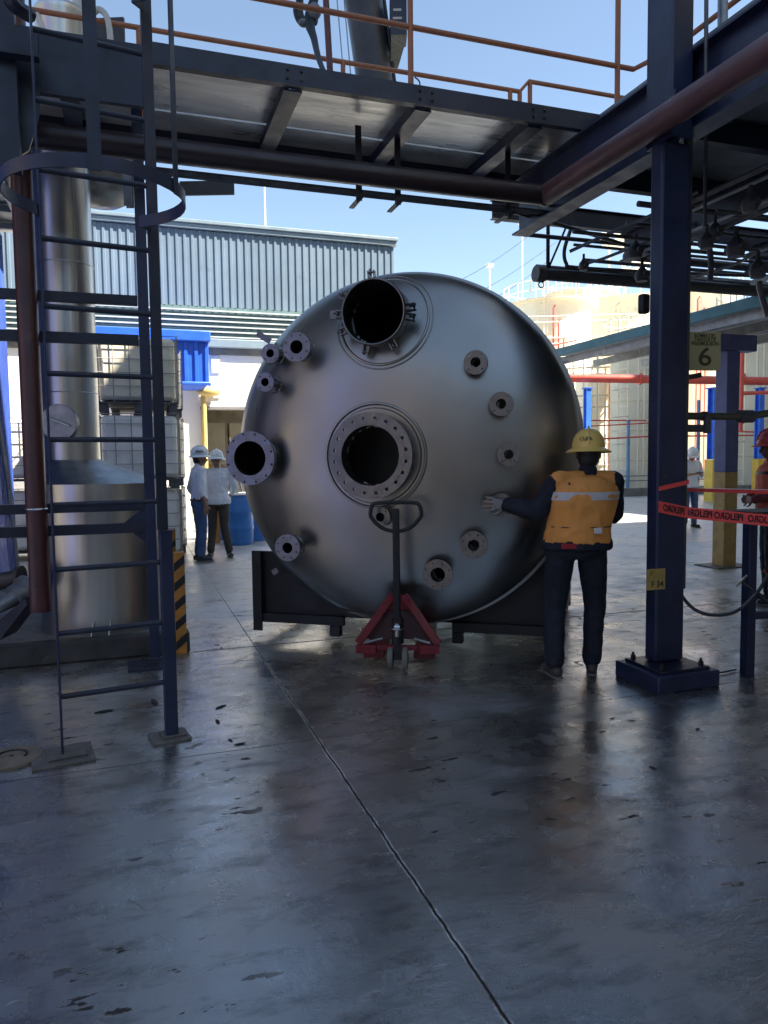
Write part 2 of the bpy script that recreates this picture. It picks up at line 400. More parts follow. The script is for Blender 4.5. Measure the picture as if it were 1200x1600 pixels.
    sp = mth('SUBTRACT', 1.0, mth('MULTIPLY', mapr(streak, .50, .66, 0, 1), .45)); sp = mth('MULTIPLY', sp, mth('SUBTRACT', 1.0, mth('MULTIPLY', dark, .92))); sp = mth('MULTIPLY', sp, mth('SUBTRACT', 1.0, mth('MULTIPLY', speck, .7)))
    l.new(mth('MULTIPLY', sp, .58), b.inputs['Specular IOR Level'])
    hs = mth('SUBTRACT', hs, mth('MULTIPLY', pit, 2.6)); hs = mth('SUBTRACT', hs, mth('MULTIPLY', groove, 4.0)); hs = mth('SUBTRACT', hs, mth('MULTIPLY', crack, 2.0))
    bp = n.new('ShaderNodeBump'); bp.inputs['Distance'].default_value = .0034; bp.inputs['Strength'].default_value = 1
    l.new(hs, bp.inputs['Height']); l.new(bp.outputs[0], b.inputs['Normal'])
    return m
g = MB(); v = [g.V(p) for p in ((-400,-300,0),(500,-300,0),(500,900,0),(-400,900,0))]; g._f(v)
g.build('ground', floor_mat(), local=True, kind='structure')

# ------------------------------------------------------------------ buildings
# unseen blocks added around the camera to shade, fill and reflect in the steel
t = empty('unseen_fill_block', (-4, -15, 0), 'unseen low cream block with navy columns, added behind the viewpoint for fill and reflections', 'building')
m_ = MB(); m_.bx(-16, 7, -26, -9, 0, 7); m_.build('fill_walls', fill_cream, t)
for x in (-13, -9, -5, -1, 3):
    MB().bx(x-.2, x+.2, -8.99, -8.7, 0, 7.2).build('column', navy, t)
t = empty('unseen_shade_block', (18, 0, 0), 'tall cream block added right of the yard, outside the view, to shade it', 'building')  # added out of view to cast the shade over the yard
m_ = MB(); m_.bx(10, 26.5, -20, 2.4, 0, 22); m_.build('block_walls', fill_cream, t)
m_ = MB(); m_.bx(10, 26.5, 2.41, 7.6, 0, 17); m_.build('low_shade_step', fill_cream, t)  # lower step, lets sun reach the tote tops
t = empty('unseen_far_shade_block', (38, 12, 0), 'long grey block added far right of the yard, outside the view, to shade it', 'building')  # added out of view to carry the shade further right
m_ = MB(); m_.bx(27.5, 50, -3.4, 24, 0, 20); m_.build('block_walls', block_grey, t)
t = empty('unseen_reflection_block', (-30, 0, 0), 'unseen dark block with a blue strip, added left behind the viewpoint for reflections', 'building')  # added out of view to shape what the vessel head reflects
dkw = mat('dark_reflection_wall', (.13,.115,.10), .6, var=.3, vscale=.3)
m_ = MB(); m_.bx(-34, -10, -26, -2.0, 0, 9); m_.build('block_walls', dkw, t)
m_ = MB(); m_.bx(-33.8, -9.9, -1.99, 1.5, 0, 8.9); m_.build('blue_reflection_strip', bluewall, t)  # blue section added to put a blue strip in the vessel's reflection
m_ = MB(); m_.bx(-34, -10, 1.51, 30, 0, 9); m_.build('block_walls', dkw, t)
for x in (-13, -7, -1, 5, 11, 17, 23, 29):
    MB().bx(x-.2, x+.2, -3.9, -3.6, 0, 5.59).build('column', navy, t)

# white and grey-blue works building across the yard
FY = 17.0
xl, xr = -6.0, at_y(615, 400, FY).x
z_top = at_y(615, 372, FY).z; z_a = at_y(300, 478, FY).z; z_b = at_y(300, 527, FY).z; z_c = at_y(360, 545, FY).z
t = empty('works_building', (0, FY, 0), 'grey-blue corrugated works building with teal louvres over a sunlit white wall', 'building')
m_ = MB(); corrug(m_, xl, xr, z_a, z_top-.22, FY, .165, .022); m_.build('corrugated_wall', facade_m, t, smooth=False)
MB().bx(xl, xr, FY+.02, FY+9, z_a, z_top-.25).build('upper_storey', facade_m, t)
m_ = MB(); m_.bx(xl, xr+.06, FY-.08, FY+9, z_top-.2, z_top-.1); m_.bx(xl, xr+.08, FY-.12, FY+9, z_top-.095, z_top-.02); m_.build('roof_trim', trim_m, t, bevel=.01)
dz = (z_a-z_b)/6
lv = MB(); ls = MB()
for k in range(6):
    z0 = z_b+dz*k
    lv.bx(xl, xr, FY-.10, FY-.04, z0, z0+dz*.26)
    n_ = int((xr-xl)/.17)
    for i in range(n_):
        a = xl+i*.17
        ls.prism([(a, FY-.02, z0+dz*.27), (a+.17, FY-.02, z0+dz*.27), (a+.17, FY-.02, z0+dz*.80), (a+.13, FY-.02, z0+dz*.98), (a+.04, FY-.02, z0+dz*.98), (a, FY-.02, z0+dz*.80)], (0,.05,0))
lv.build('louvre_edges', louvre_w, t); ls.build('louvre_sheet', louvre_t, t, smooth=False)
MB().bx(xl, xr, FY+.05, FY+.2, z_b-.02, z_a-.004).build('louvre_backing', darkroom, t)
MB().bx(xl, xr, FY-.14, FY+.1, z_c, z_b-.025).build('gutter', trim_m, t, bevel=.02)
MB().bx(xl, xr, FY-.05, FY+.12, z_c-.14, z_c-.004).build('dark_frieze', mat('frieze', (.20,.19,.16), .7), t)
dx0 = at_y(322, 700, FY).x; dx1 = dx0+3.6; dzt = at_y(360, 640, FY).z
m_ = MB(); m_.bx(xl, dx0, FY, FY+.25, 0, z_c-.145); m_.bx(dx0, dx1, FY, FY+.25, dzt, z_c-.145); m_.bx(dx1, xr, FY, FY+.25, 0, z_c-.145)
m_.build('white_wall', whitewall, t)
m_ = MB(); m_.bx(dx0-.09, dx0-.002, FY-.05, FY+.2, 0, dzt-.005); m_.build('door_frame', yellow, t, bevel=.01)
MB().bx(dx0-.1, dx1+.1, FY-.06, FY+.22, dzt-.002, dzt+.06).build('lintel', concrete, t)
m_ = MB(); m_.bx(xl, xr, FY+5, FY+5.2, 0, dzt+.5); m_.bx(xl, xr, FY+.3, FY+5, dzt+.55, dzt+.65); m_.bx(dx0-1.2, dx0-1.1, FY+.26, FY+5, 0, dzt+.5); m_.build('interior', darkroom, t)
m_ = MB()
for i in range(4):
    x = dx0+.3+i*.62; m_.bx(x, x+.5, FY+3.2, FY+3.6, 1.5, 2.6)
m_.build('wall_cabinet', mat('grey_cabinet', (.22,.20,.15), .6, var=.1), t, bevel=.01)
# two faint notice boards on the white wall
for k, (a, b_, c, d) in enumerate(((330, 556, 344, 583), (330, 597, 344, 622))):
    p, q = at_y(a, b_, FY-.02), at_y(c, d, FY-.02)
    MB().bx(p.x, q.x, FY-.03, FY-.003, q.z, p.z).build('notice_board', mat('faded_board', (.62,.62,.60), .6, var=.12, vscale=9), label='pale square notice high on the white wall, %s of two' % ('upper' if k == 0 else 'lower'), cat='notice')
p = at_y(318, 612, FY-.15)
m_ = MB(); m_.cyl((p.x, FY-.12, 0), (p.x, FY-.12, p.z), .06, n=12); m_.sphere((p.x+.12, FY-.16, p.z), .16, sc=(1.6,.8,.7)); m_.build('downpipe', mat('yellow_downpipe', (.5,.36,.12), .5), label='yellow downpipe with a bulging elbow on the white wall', cat='pipe')
# bright blue awning box
a0, a1 = at_y(140, 560, FY-1.3), at_y(326, 560, FY-1.3)
zt, zm, zb = at_y(322, 518, FY-1.3).z, at_y(322, 535, FY-1.3).z, at_y(322, 603, FY-1.3).z
t = empty('blue_awning', ((a0.x+a1.x)/2, FY-.6, 0), 'bright blue corrugated awning box projecting over the stacked totes', 'awning')
m_ = MB(); corrug(m_, a0.x, a1.x, zb+.08, zm, FY-1.3, .19, .035); m_.build('front_sheet', blue_awn, t, smooth=False)
m_ = MB(); m_.bx(a0.x-.05, a1.x+.04, FY-1.42, FY-.01, zm+.003, zt); m_.bx(a0.x-.03, a1.x+.02, FY-1.38, FY-1.31, zb, zb+.077); m_.build('top_cap', blue_awn, t, bevel=.02)
m_ = MB(); m_.bx(a1.x-.03, a1.x, FY-1.28, FY-.01, zb+.05, zm-.003); m_.bx(a0.x, a1.x-.035, FY-1.2, FY-.01, zb+.02, zb+.05); m_.build('side_sheet', blue_awn, t)

# blue sheet shed on the left
sx_ = -1.55
t = empty('blue_shed', (-5, 9, 0), 'blue corrugated shed at the far left edge, behind the steel scrubber', 'building')
m_ = MB(); corrug(m_, 6.5, 11.2, 0, 4.6, sx_, .11, .022, axis='y', face=1); m_.build('side_wall', bluewall, t, smooth=False)
MB().bx(-9, sx_-.02, 6.5, 11.2, 0, 4.58).build('shed_body', bluewall, t)
m_ = MB()
for k in range(7): m_.bx(sx_-2.5, sx_+.35, 6.6+k*.72, 6.66+k*.72, 4.62, 4.70)
m_.bx(sx_+.3, sx_+.35, 6.5, 11.3, 4.56, 4.615); m_.build('roof_purlins', louvre_w, t)
MB().bx(-9, sx_+.45, 6.4, 11.4, 4.71, 4.76).build('roof', galv, t)

# ------------------------------------------------------------------ far storage tanks
def storage_tank(px, py_top, rpx, d, m, label, dome=.35, rail=True, ladder=True):
    c = at_d(px, 716, d); zt = at_d(px, py_top, d).z; r = rpx*d/F
    t = empty('storage_tank', (c.x, c.y, 0), label, 'storage tank', 'storage tanks beyond the yard')
    m_ = MB(); m_.lathe([(r, 0), (r, zt), (r*.97, zt+.06), (r*.5, zt+dome*.8), (.01, zt+dome)], (c.x, c.y, 0), n=48); m_.build('shell', m, t)
    m_ = MB()
    for k in range(1, 5): m_.torus((c.x, c.y, zt*k/5), UP, r+.01, .035, n=48, m=6)
    m_.torus((c.x, c.y, zt), UP, r+.03, .07, n=48, m=6); m_.build('weld_ring', m, t)
    if rail:
        m_ = MB(); R = r+.35
        m_.lathe([(r-.1, zt+.02), (R+.1, zt+.02), (R+.1, zt+.08), (r-.1, zt+.08)], (c.x, c.y, 0), n=36); m_.build('walkway', m, t)
        m_ = MB()
        for h in (.55, 1.1): m_.torus((c.x, c.y, zt+h), UP, R, .035, n=32, m=5)
        for i in range(20):
            a = 2*PI*i/20; m_.cyl((c.x+R*math.cos(a), c.y+R*math.sin(a), zt+.05), (c.x+R*math.cos(a), c.y+R*math.sin(a), zt+1.1), .03, n=5)
        m_.build('railing', white_t, t)
    if ladder:
        m_ = MB(); dr = (C0-c).normalized(); dr.z = 0; dr.normalize(); sd = Vector((-dr.y, dr.x, 0)); ba = c+dr*(r+.3)
        rot = random.uniform(-.6, .6); dr = Matrix.Rotation(rot, 3, 'Z') @ dr; sd = Vector((-dr.y, dr.x, 0)); ba = Vector((c.x, c.y, 0))+dr*(r+.25)
        for s_ in (-1, 1): m_.cyl(ba+sd*s_*.25, ba+sd*s_*.25+UP*(zt+1.2), .035, n=5)
        for k in range(int(zt/.6)): m_.cyl(ba-sd*.25+UP*(.4+k*.6), ba+sd*.25+UP*(.4+k*.6), .025, n=4)
        for k in range(int((zt-2)/1.3)): m_.torus(ba+dr*.35+UP*(2.2+k*1.3), UP, .4, .03, n=12, m=4)
        m_.build('caged_ladder', white_t, t)
        m_ = MB()
        for k in range(3):
            o_ = ba+sd*(.8+k*.3); m_.tube([o_, o_+UP*(zt-.6-k*.9), o_+UP*(zt-.3-k*.9)-dr*.5], .05, n=6)
        m_.build('riser_pipe', random.choice([red, white_t, beige_t]), t)
    return t
storage_tank(858, 484, 62, 46, white_t, 'white railed storage tank just right of the big vessel, farthest left of the tank farm')
storage_tank(905, 468, 50, 58, white_t, 'tall white storage tank with a high railed top behind the leftmost tank')
storage_tank(975, 478, 55, 50, white_t, 'white storage tank with a wide walkway left of the navy column')
storage_tank(1000, 540, 46, 37, beige_t, 'cream domed storage tank partly hidden by the teal canopy', dome=1.2)
storage_tank(1195, 500, 62, 34, beige_t, 'cream storage tank at the right edge behind the red riser pipe')
storage_tank(1090, 470, 52, 56, white_t, 'white storage tank seen between the navy column and the blue column')
storage_tank(930, 590, 30, 40, white_t, 'short white storage tank in front of the tall ones, above the yellow hard hat', rail=False)
# access tower with stairs and railings
c = at_d(1000, 716, 62); t = empty('access_tower', (c.x, c.y, 0), 'white steel access tower with railed landings above the tanks', 'tower')
m_ = MB()
for lx, ly in ((-2.5,-1), (2.5,-1), (-2.5,1), (2.5,1)): m_.cyl((c.x+lx, c.y+ly, 0), (c.x+lx, c.y+ly, 20.5), .09, n=6)
m_.build('frame', white_t, t); m_ = MB()
for zz in (13, 16, 19):
    m_.bx(c.x-3, c.x+3, c.y-1.4, c.y+1.4, zz, zz+.12)
    for h in (.55, 1.1):
        m_.bar((c.x-3, c.y-1.4, zz+h), (c.x+3, c.y-1.4, zz+h), .06, .06); m_.bar((c.x-3, c.y+1.4, zz+h), (c.x+3, c.y+1.4, zz+h), .06, .06)
    for i in range(9): x = c.x-3+i*.75; m_.bx(x-.03, x+.03, c.y-1.43, c.y-1.37, zz, zz+1.1)
m_.build('landing', white_t, t); m_ = MB()
for zz in (13, 16):
    m_.bar((c.x-2.4, c.y-1.2, zz+.1), (c.x+2.2, c.y-1.2, zz+3), .12, .3)
m_.build('stair', white_t, t)
# low dike wall and kerb bands beyond the yard
fw = at_d(1000, 716, 36); fy = fw.y
m_ = MB(); m_.bx(8, 70, fy, fy+.3, 0, .95); m_.build('dike_wall', whitewall, label='low sunlit white dike wall in front of the storage tanks', cat='wall')
m_ = MB(); m_.bx(8, 70, fy-5.5, fy-5.2, .0, .32); m_.build('kerb_wall', concrete, label='low grey kerb wall before the white dike wall', cat='wall')
m_ = MB()
for zz in (.55, .75): m_.bar((8, fy-3.6, zz), (70, fy-3.6, zz), .05, .05)
for i in range(22): m_.bar((8+i*2.8, fy-3.6, 0), (8+i*2.8, fy-3.6, .75), .05, .05, up=Vector((1,0,0)))
m_.build('pipe_barrier', galv, label='low grey two-rail pipe barrier in front of the dike wall', cat='barrier')
# red main on blue posts
def mainpipe():
    t = empty('red_main_pipe', at_d(1000, 780, 25), 'thick red horizontal pipe crossing the right background below the canopy', 'pipe')
    t.location.z = 0
    MB().cyl(at_d(848, 590, 25), at_d(1300, 597, 25), .14, n=20).build('pipe_run', red, t)
    for px in (1000, 1160): MB().cyl(at_d(px, 592, 25)-RGT*.04, at_d(px, 592, 25)+RGT*.04, .2, n=20).build('flange_pair', red, t)
mainpipe()
for k, (px, d, wpx, yb, lab) in enumerate(((917, 25, 9, 0, 'bright blue post behind the worker, under the red main'), (1114, 25.5, 14, 1, 'bright blue post with a yellow base beside the faded blue column'), (1185, 25, 10, 1, 'bright blue post nearest the right edge under the red main'))):
    c = at_d(px, 716, d); zt = at_d(px, 608, d).z; wd = wpx*d/F; t = empty('blue_post', (c.x, c.y, 0), lab, 'post')
    z0 = 1.45 if yb else 0
    m_ = MB(); m_.ibeam((c.x, c.y, z0), (c.x, c.y, zt), wd*.9, wd, .03, up=Vector((0,1,0))); m_.bx(c.x-wd*.7, c.x+wd*.7, c.y-wd*.7, c.y+wd*.7, zt, zt+.03); m_.build('post_shaft', mat('bright_cobalt', (.04,.17,.72), .45), t)
    if yb: MB().bx(c.x-wd*.62, c.x+wd*.62, c.y-wd*.62, c.y+wd*.62, 0, 1.445).build('yellow_base', yellowb, t)
for px, y0, y1, d, lab in ((982, 656, 735, 33, 'thin pale blue pipe post left of the navy column'), (1092, 625, 740, 33, 'thin pale blue pipe post above the man with the phone'), (1161, 625, 712, 33, 'thin pale blue pipe post right of the faded blue column')):
    c = at_d(px, y0, d); MB().cyl((c.x, c.y, 0), c, .08, n=8).build('pipe_post', mat('pale_blue_paint', (.12,.25,.42), .5), label=lab, cat='post')
# red fire-water lines
for pts, r, d, lab in (([(870, 657), (1010, 657)], .035, 33, 'thin red line high above the dike wall, upper of two left of the column'), ([(870, 668), (960, 664), (1030, 660)], .03, 32, 'thin red line sloping gently above the yellow hard hat'),
                  ([(900, 688), (1010, 682), (1200, 680)], .04, 32, 'thin red line just above the dike wall'), ([(1075, 671), (1200, 676)], .04, 31, 'thin red line right of the navy column near the men'),
                  ([(800, 542), (860, 540), (900, 532)], .04, 40, 'thin red line in front of the white tanks above the canopy'), ([(1150, 615), (1210, 613)], .07, 24, 'short red branch pipe at the right edge'),):
    m_ = MB(); P = [at_d(a, b_, d) for a, b_ in pts]; m_.tube(P, r, n=6)
    m_.build('red_water_line', red, label=lab, cat='pipe')
c = at_d(1156, 716, 22)
t = empty('red_riser', (c.x, c.y, 0), 'vertical red riser pipe with valves right of the faded blue column', 'pipe')
m_ = MB(); m_.cyl((c.x, c.y, at_d(1156, 675, 22).z), (c.x, c.y, at_d(1156, 520, 22).z), .065, n=10)
m_.bar(at_d(1150, 548, 22), at_d(1160, 550, 22), .05, .05)
m_.build('riser_pipe', red, t); m_ = MB()
for yy in (556, 600, 616, 660): p = at_d(1156, yy, 22); m_.cyl(p-UP*.05, p+UP*.05, .12, n=10)
m_.build('valve_flange', red, t)
# clutter of thin white vertical pipes in the tank farm
t = empty('pipe_rack', (*at_d(860, 716, 38).xy, 0), 'white pipe rack of thin risers in front of the white storage tanks', 'pipe rack')
m_ = MB(); rr = random.Random(3)
for i in range(16):
    px = 800+i*12+rr.uniform(-4, 4); d = 38+rr.uniform(-1, 1); a = at_d(px, 716, d); m_.cyl((a.x, a.y, 0), (a.x, a.y, at_d(px, rr.uniform(520, 600), d).z), rr.uniform(.025, .07), n=6)
for yy in (560, 578, 622, 640): m_.tube([at_d(795, yy, 38), at_d(1000, yy-6, 38)], .05, n=6)
m_.build('riser', beige_t, t)
for k in range(5):
    m_ = MB(); y_ = 505+k*34
    for j in range(2): m_.tube([at_d(790, y_-j*9, 41), at_d(1005, y_-6-j*9, 41)], .03, n=5)
    for i in range(14): a = at_d(795+i*15, y_-10, 41); m_.cyl(a, a-UP*.9, .02, n=4)
    m_.build('gantry_rail', white_t, t)
# sky poles and wires
for a, b_, d, r, lab in (((413, 292), (416, 336), 20, .025, 'thin white mast standing on the works building roof'), ((765, 415), (764, 500), 60, .08, 'short white mast in the sky right of the big vessel'), ((816, 348), (815, 500), 60, .07, 'tall white mast in the sky left of the tanks')):
    p, q = at_d(*a, d), at_d(*b_, d); zb_ = 7.0 if d == 20 else 0
    m_ = MB(); m_.cyl((p.x, p.y, zb_), p, r, n=6); 
    if d == 60: m_.box(p, (.5, .5, .25))
    m_.build('mast', white_t, label=lab, cat='mast')
for k, (a, b_) in enumerate((((640, 470), (850, 350)), ((640, 500), (870, 378)), ((700, 490), (860, 405)))):
    P = [at_d(a[0]+(b_[0]-a[0])*i/12, a[1]+(b_[1]-a[1])*i/12+14*math.sin(PI*i/12), 45) for i in range(13)]
    MB().tube(P, .014, n=4).build('power_line', conduit_m, label='thin overhead wire crossing the sky right of the vessel, %s of three' % ('highest', 'middle', 'lowest')[k], cat='wire')

# ------------------------------------------------------------------ right canopy with teal edge and its column
t = empty('teal_canopy', (8.4, 9, 0), 'teal-edged corrugated canopy sloping across the right background', 'canopy')
ex = 7.3; y0, y1 = 5.0, 12.2
m_ = MB()
m_.bx(ex-.03, ex+.02, y0, y1, 3.36, 3.50); m_.build('teal_edge', teal, t)
m_ = MB(); corrug(m_, ex+.05, ex+3.1, y0, y1, 0, .28, .05)
for v in m_.b.verts: v.co = Vector((v.co.x, v.co.z, 3.44+v.co.y*-1+(v.co.x-ex)*.04))
m_.build('roof_sheet', greysheet, t, smooth=False)
m_ = MB()
for x in (ex+.12, ex+1.1, ex+2.2): m_.bx(x, x+.06, y0, y1, 3.24+(x-ex)*.04, 3.36+(x-ex)*.04)
m_.build('purlin', galv, t)
cx, cy = at_d(1131, 884, 10.45).x, at_d(1131, 884, 10.45).y
m_ = MB(); m_.bx(cx-.75, cx+.42, cy-.09, cy+.09, 3.0, 3.22); m_.build('cross_beam', slateblue, t, bevel=.006)
c2 = at_d(862, 600, 13.5); m_ = MB(); m_.bx(c2.x-.1, c2.x+.1, c2.y-.1, c2.y+.1, 0, 3.3); m_.build('far_column', slateblue, t)
t2 = MB(); t2.box((cx, cy, 2.16), (.22, .22, 1.66)); t2.build('column_shaft', slateblue, t, bevel=.01)
t2 = MB(); t2.box((cx, cy, .67), (.222, .222, 1.32)); t2.build('yellow_base', yellow, t, bevel=.01)
t2 = MB(); t2.box((cx, cy, .01), (.62, .46, .02)); t2.build('base_plate', plate_m, t)

# ------------------------------------------------------------------ navy column (foreground right)
bc = at_z(1029, 1086, 0)         # front ground corner of the pedestal
pc = Vector((bc.x+.24, bc.y+.26, 0))
pk = at_d(1037, 1040, 5.2); colx, coly = pc.x+.03, pc.y+.02
t = empty('navy_column', (pc.x, pc.y, 0), 'thick navy steel column with a yellow 34 label on a square pedestal', 'column')
MB().bx(bc.x, bc.x+.50, bc.y, bc.y+.46, 0, .115).build('pedestal', navy, t, bevel=.008)
m_ = MB(); m_.bx(bc.x+.05, bc.x+.45, bc.y+.04, bc.y+.42, .116, .135); m_.build('base_plate', darknavy, t, bevel=.003)
m_ = MB()
for ox, oy in ((.09, .08), (.41, .08), (.41, .38), (.09, .38)): m_.cyl((bc.x+ox, bc.y+oy, .136), (bc.x+ox, bc.y+oy, .165), .018, n=6); m_.cyl((bc.x+ox, bc.y+oy, .165), (bc.x+ox, bc.y+oy, .185), .009, n=8)
m_.build('anchor_bolt', black, t)
MB().bx(colx-.118, colx+.118, coly-.06, coly+.06, .136, 3.62).build('lower_shaft', navy, t, bevel=.018)
m_ = MB(); m_.bx(colx-.10, colx+.05, coly-.13, coly-.115, 3.62, 7.5); m_.bx(colx-.10, colx+.05, coly+.115, coly+.13, 3.62, 7.5); m_.bx(colx-.035, colx-.015, coly-.114, coly+.114, 3.62, 7.5)
m_.bx(colx-.10, colx-.088, coly-.113, coly+.113, 3.62, 7.5)
m_.build('upper_shaft', navy, t)
# labels on the column
lp = at_y(1027, 905, coly-.064)
m_ = MB(); m_.bx(lp.x-.085, lp.x+.065, coly-.0645, coly-.0615, lp.z-.072, lp.z+.072); m_.build('yellow_label', labelyellow, t, smooth=False)
m_ = MB(); text_mb(m_, 'F 34', (lp.x+.0, coly-.0655, lp.z-.035), (1,0,0), (0,0,1), .058, ext=.0006, bold=.0012)
text_mb(m_, '3"', (lp.x-.045, coly-.0655, lp.z+.04), (1,0,0), (0,0,1), .04, ext=.0006); m_.build('label_lettering', blacktext, t)
# junction lamp on the left of the column
p = at_d(1006, 475, 5.35)
m_ = MB(); m_.box(p, (.07, .06, .14)); m_.build('light_housing', black, label='small dark floodlight clamped to the left of the navy column', cat='floodlight', bevel=.015)
# conduit riser behind the column (right side)
px_ = colx+.155
t = empty('riser_conduit', (px_, coly+.02, 0), 'tall grey conduit riser clamped to the right of the navy column', 'conduit')
m_ = MB(); q = at_y(1050, 920, coly+.02); m_.cyl((px_, coly+.02, q.z), (px_, coly+.02, 4.1), .030, n=14); m_.build('conduit', conduit_m, t)
m_ = MB(); m_.cyl((px_-.05, coly+.07, 1.3), (px_-.05, coly+.07, 3.9), .012, n=8); m_.build('cable', conduit_m, t)
# side pipe with union at y~650
ps = at_y(1068, 650, coly+.02)
t = empty('side_pipe', (ps.x, ps.y, 0), 'olive horizontal pipe with a union leaving the navy column to the right', 'pipe')
zz = ps.z; m_ = MB(); pts = [(px_+.01, coly+.02, zz+.0), (px_+.3, coly+.03, zz), (px_+.55, coly-.0, zz+.0), (px_+.75, coly-.04, zz+.03), (px_+1.2, coly-.1, zz+.04)]
m_.tube(pts, .026, n=12); m_.build('pipe_run', mat('olive_pipe', (.10,.095,.06), .4, metal=.4), t)
m_ = MB(); m_.cyl((px_+.47, coly+.01, zz), (px_+.58, coly-.01, zz), .045, n=8); m_.build('union', conduit_m, t); m_ = MB(); m_.cyl((px_+.16, coly+.02, zz), (px_+.19, coly+.02, zz), .034, n=10); m_.build('collar', conduit_m, t)
m_ = MB(); m_.bx(px_, px_+.2, coly-.0, coly+.05, zz-.11, zz-.06); m_.bx(px_+.15, px_+.2, coly-.02, coly+.0, zz-.12, zz-.0); m_.build('bracket', conduit_m, t)
# hanging sign
sp = at_y(1101, 549, coly+.10)
t = empty('number_sign', (sp.x, sp.y, sp.z-.14), 'ochre sign with a large 6 hung on the navy column', 'sign')
sw, sh = .125, .135; sdx = Vector((math.cos(R_(-8)), math.sin(R_(-8)), 0)); nrm = Vector((sdx.y, -sdx.x, 0))
m_ = MB(); m_.bar(sp-sdx*sw, sp+sdx*sw, .006, sh*2); m_.build('sign_plate', signbeige, t, bevel=.002)
m_ = MB(); fo = nrm*.0045
text_mb(m_, 'BOMBA DEL', sp+fo+UP*.108, sdx, UP, .036, ext=.0006, width=.17, bold=.0006); text_mb(m_, 'TANQUE DE', sp+fo+UP*.080, sdx, UP, .036, ext=.0006, width=.17, bold=.0006)
text_mb(m_, 'PREEMULSION', sp+fo+UP*.052, sdx, UP, .036, ext=.0006, width=.215, bold=.0006); text_mb(m_, '6', sp+fo-UP*.045, sdx, UP, .18, ext=.0006, bold=.002, width=.10)
m_.build('sign_lettering', signtext, t)
p = at_y(1085, 590, coly+.05); m_ = MB(); m_.bar(p-sdx*.06, p+sdx*.055+UP*.02, .004, .035); m_.build('bracket', black, t)

# red barrier tape with mirrored lettering
def tape(pa, pb, wd, label, letters, sag=.0, mats=None, tilt=0, n=30):
    t = empty('barrier_tape', ((pa+pb)/2).xy.to_3d(), label, 'barrier tape')
    m_ = MB(); rows = []
    d = (pb-pa).normalized(); nn = d.cross(UP).normalized(); up = (UP*math.cos(tilt)+nn*math.sin(tilt)).normalized()
    for i in range(n+1):
        f = i/n; c = pa.lerp(pb, f)-UP*sag*math.sin(PI*f)
        u = up+nn*(.05*math.sin(f*19)+.03*math.sin(f*47)); rows.append((m_.V(c+u*wd/2), m_.V(c-u*wd/2), m_.V(c-u*wd/2+nn*.0012), m_.V(c+u*wd/2+nn*.0012)))
    for a, b_ in zip(rows, rows[1:]):
        for j in range(4): m_._f([a[j], a[(j+1)%4], b_[(j+1)%4], b_[j]])
    m_.build('tape_band', tape_m, t)
    if letters:
        nf = d.cross(up).normalized()
        if nf.dot(C0-pa) < 0: nf = -nf
        for f, wd_ in letters:
            c = pa.lerp(pb, f)-UP*sag*math.sin(PI*f)+nf*.0035
            m_ = MB(); text_mb(m_, 'PELIGRO', c, d, up, .062, ext=.0005, width=wd_, mirror=True, bold=.002); m_.build('lettering', blacktext, t)
    return t
ya = coly-.075
A = at_y(1019, 792, ya); A = Vector((colx-.125, ya, A.z)); B = at_y(1052, 797, ya); Bp = Vector((colx+.125, ya, at_d(1062, 799, 5.2).z))
Cc = at_d(1290, 822, 4.9)
La = (Cc-Bp).length
tape(Bp, Cc, .078, 'red PELIGRO barrier tape, the broad lower band stretched right from the navy column', [((at_d(px, 805, 5.1)-Bp).length/La, .185) for px in (1083, 1130, 1179)] + [(.86, .185)])
tape(A, Bp, .078, 'red PELIGRO tape piece wrapped round the front of the navy column', [(.5, .18)])
A2 = at_y(1012, 757, ya); tape(Vector((colx-.125, ya, at_d(1012,762,5.2).z)), Vector((colx+.125, ya, at_d(1062,752,5.2).z)), .03, 'narrow twisted red tape wrapped higher round the navy column', [])
P1, P2 = at_d(1064, 765, 5.3), at_d(1290, 772, 5.0)
tape(P1, P2, .028, 'narrow upper red barrier tape stretched level from the navy column', [], tilt=.5)
m_ = MB(); m_.bar(P1+UP*.016, P2+UP*.018, .02, .004); m_.build('white_tape', tapewhite, label='thin white band lying along the upper red tape', cat='barrier tape')

# small navy post with table plate on the right
c = at_z(1167, 1054, 0); t = empty('small_post', (c.x, c.y, 0), 'slim navy post with a flat black top plate at the right edge', 'post')
ztp = at_d(1167, 802, 5.25).z
MB().bx(c.x-.035, c.x+.035, c.y-.035, c.y+.035, 0, ztp).build('shaft', navy, t, bevel=.004)
MB().bx(c.x-.06, c.x+.6, c.y-.1, c.y+.2, ztp, ztp+.02).build('top_plate', black, t, bevel=.003)
MB().bx(c.x+.5, c.x+.57, c.y-.035, c.y+.035, 0, ztp-.002).build('rear_leg', navy, t, bevel=.004)
m_ = MB(); m_.bar(Vector((c.x+.04, c.y+.02, .42)), Vector((c.x+.5, c.y, .40)), .05, .05); m_.build('lower_rail', navy, t)
p = at_d(1158, 907, 5.1); q = at_d(1200, 940, 5.0)
m_ = MB(); ax = (q-p).normalized(); m_.cyl(p, p+ax*.008, .055, n=8); m_.build('tag_disc', mat('bone_disc', (.55,.50,.38), .5), label='bone coloured disc on a black rod beside the slim navy post', cat='disc')
m_ = MB(); m_.cyl(p+ax*.012, q+ax*.2, .014, n=8); m_.build('rod', black, label='black rod carrying the bone coloured disc at the slim navy post', cat='rod')
m_ = MB(); m_.tube(bez([at_d(1058, 905, 5.25), at_d(1064, 928, 5.22), at_d(1085, 952, 5.15), at_d(1115, 961, 5.1), at_d(1150, 955, 5.05), at_d(1180, 930, 5.0), at_d(1205, 892, 4.95), at_d(1230, 860, 4.9)]), .012, n=8)
m_.build('hose', hose_m, label='black hose looping from the navy column to the right edge', cat='hose')
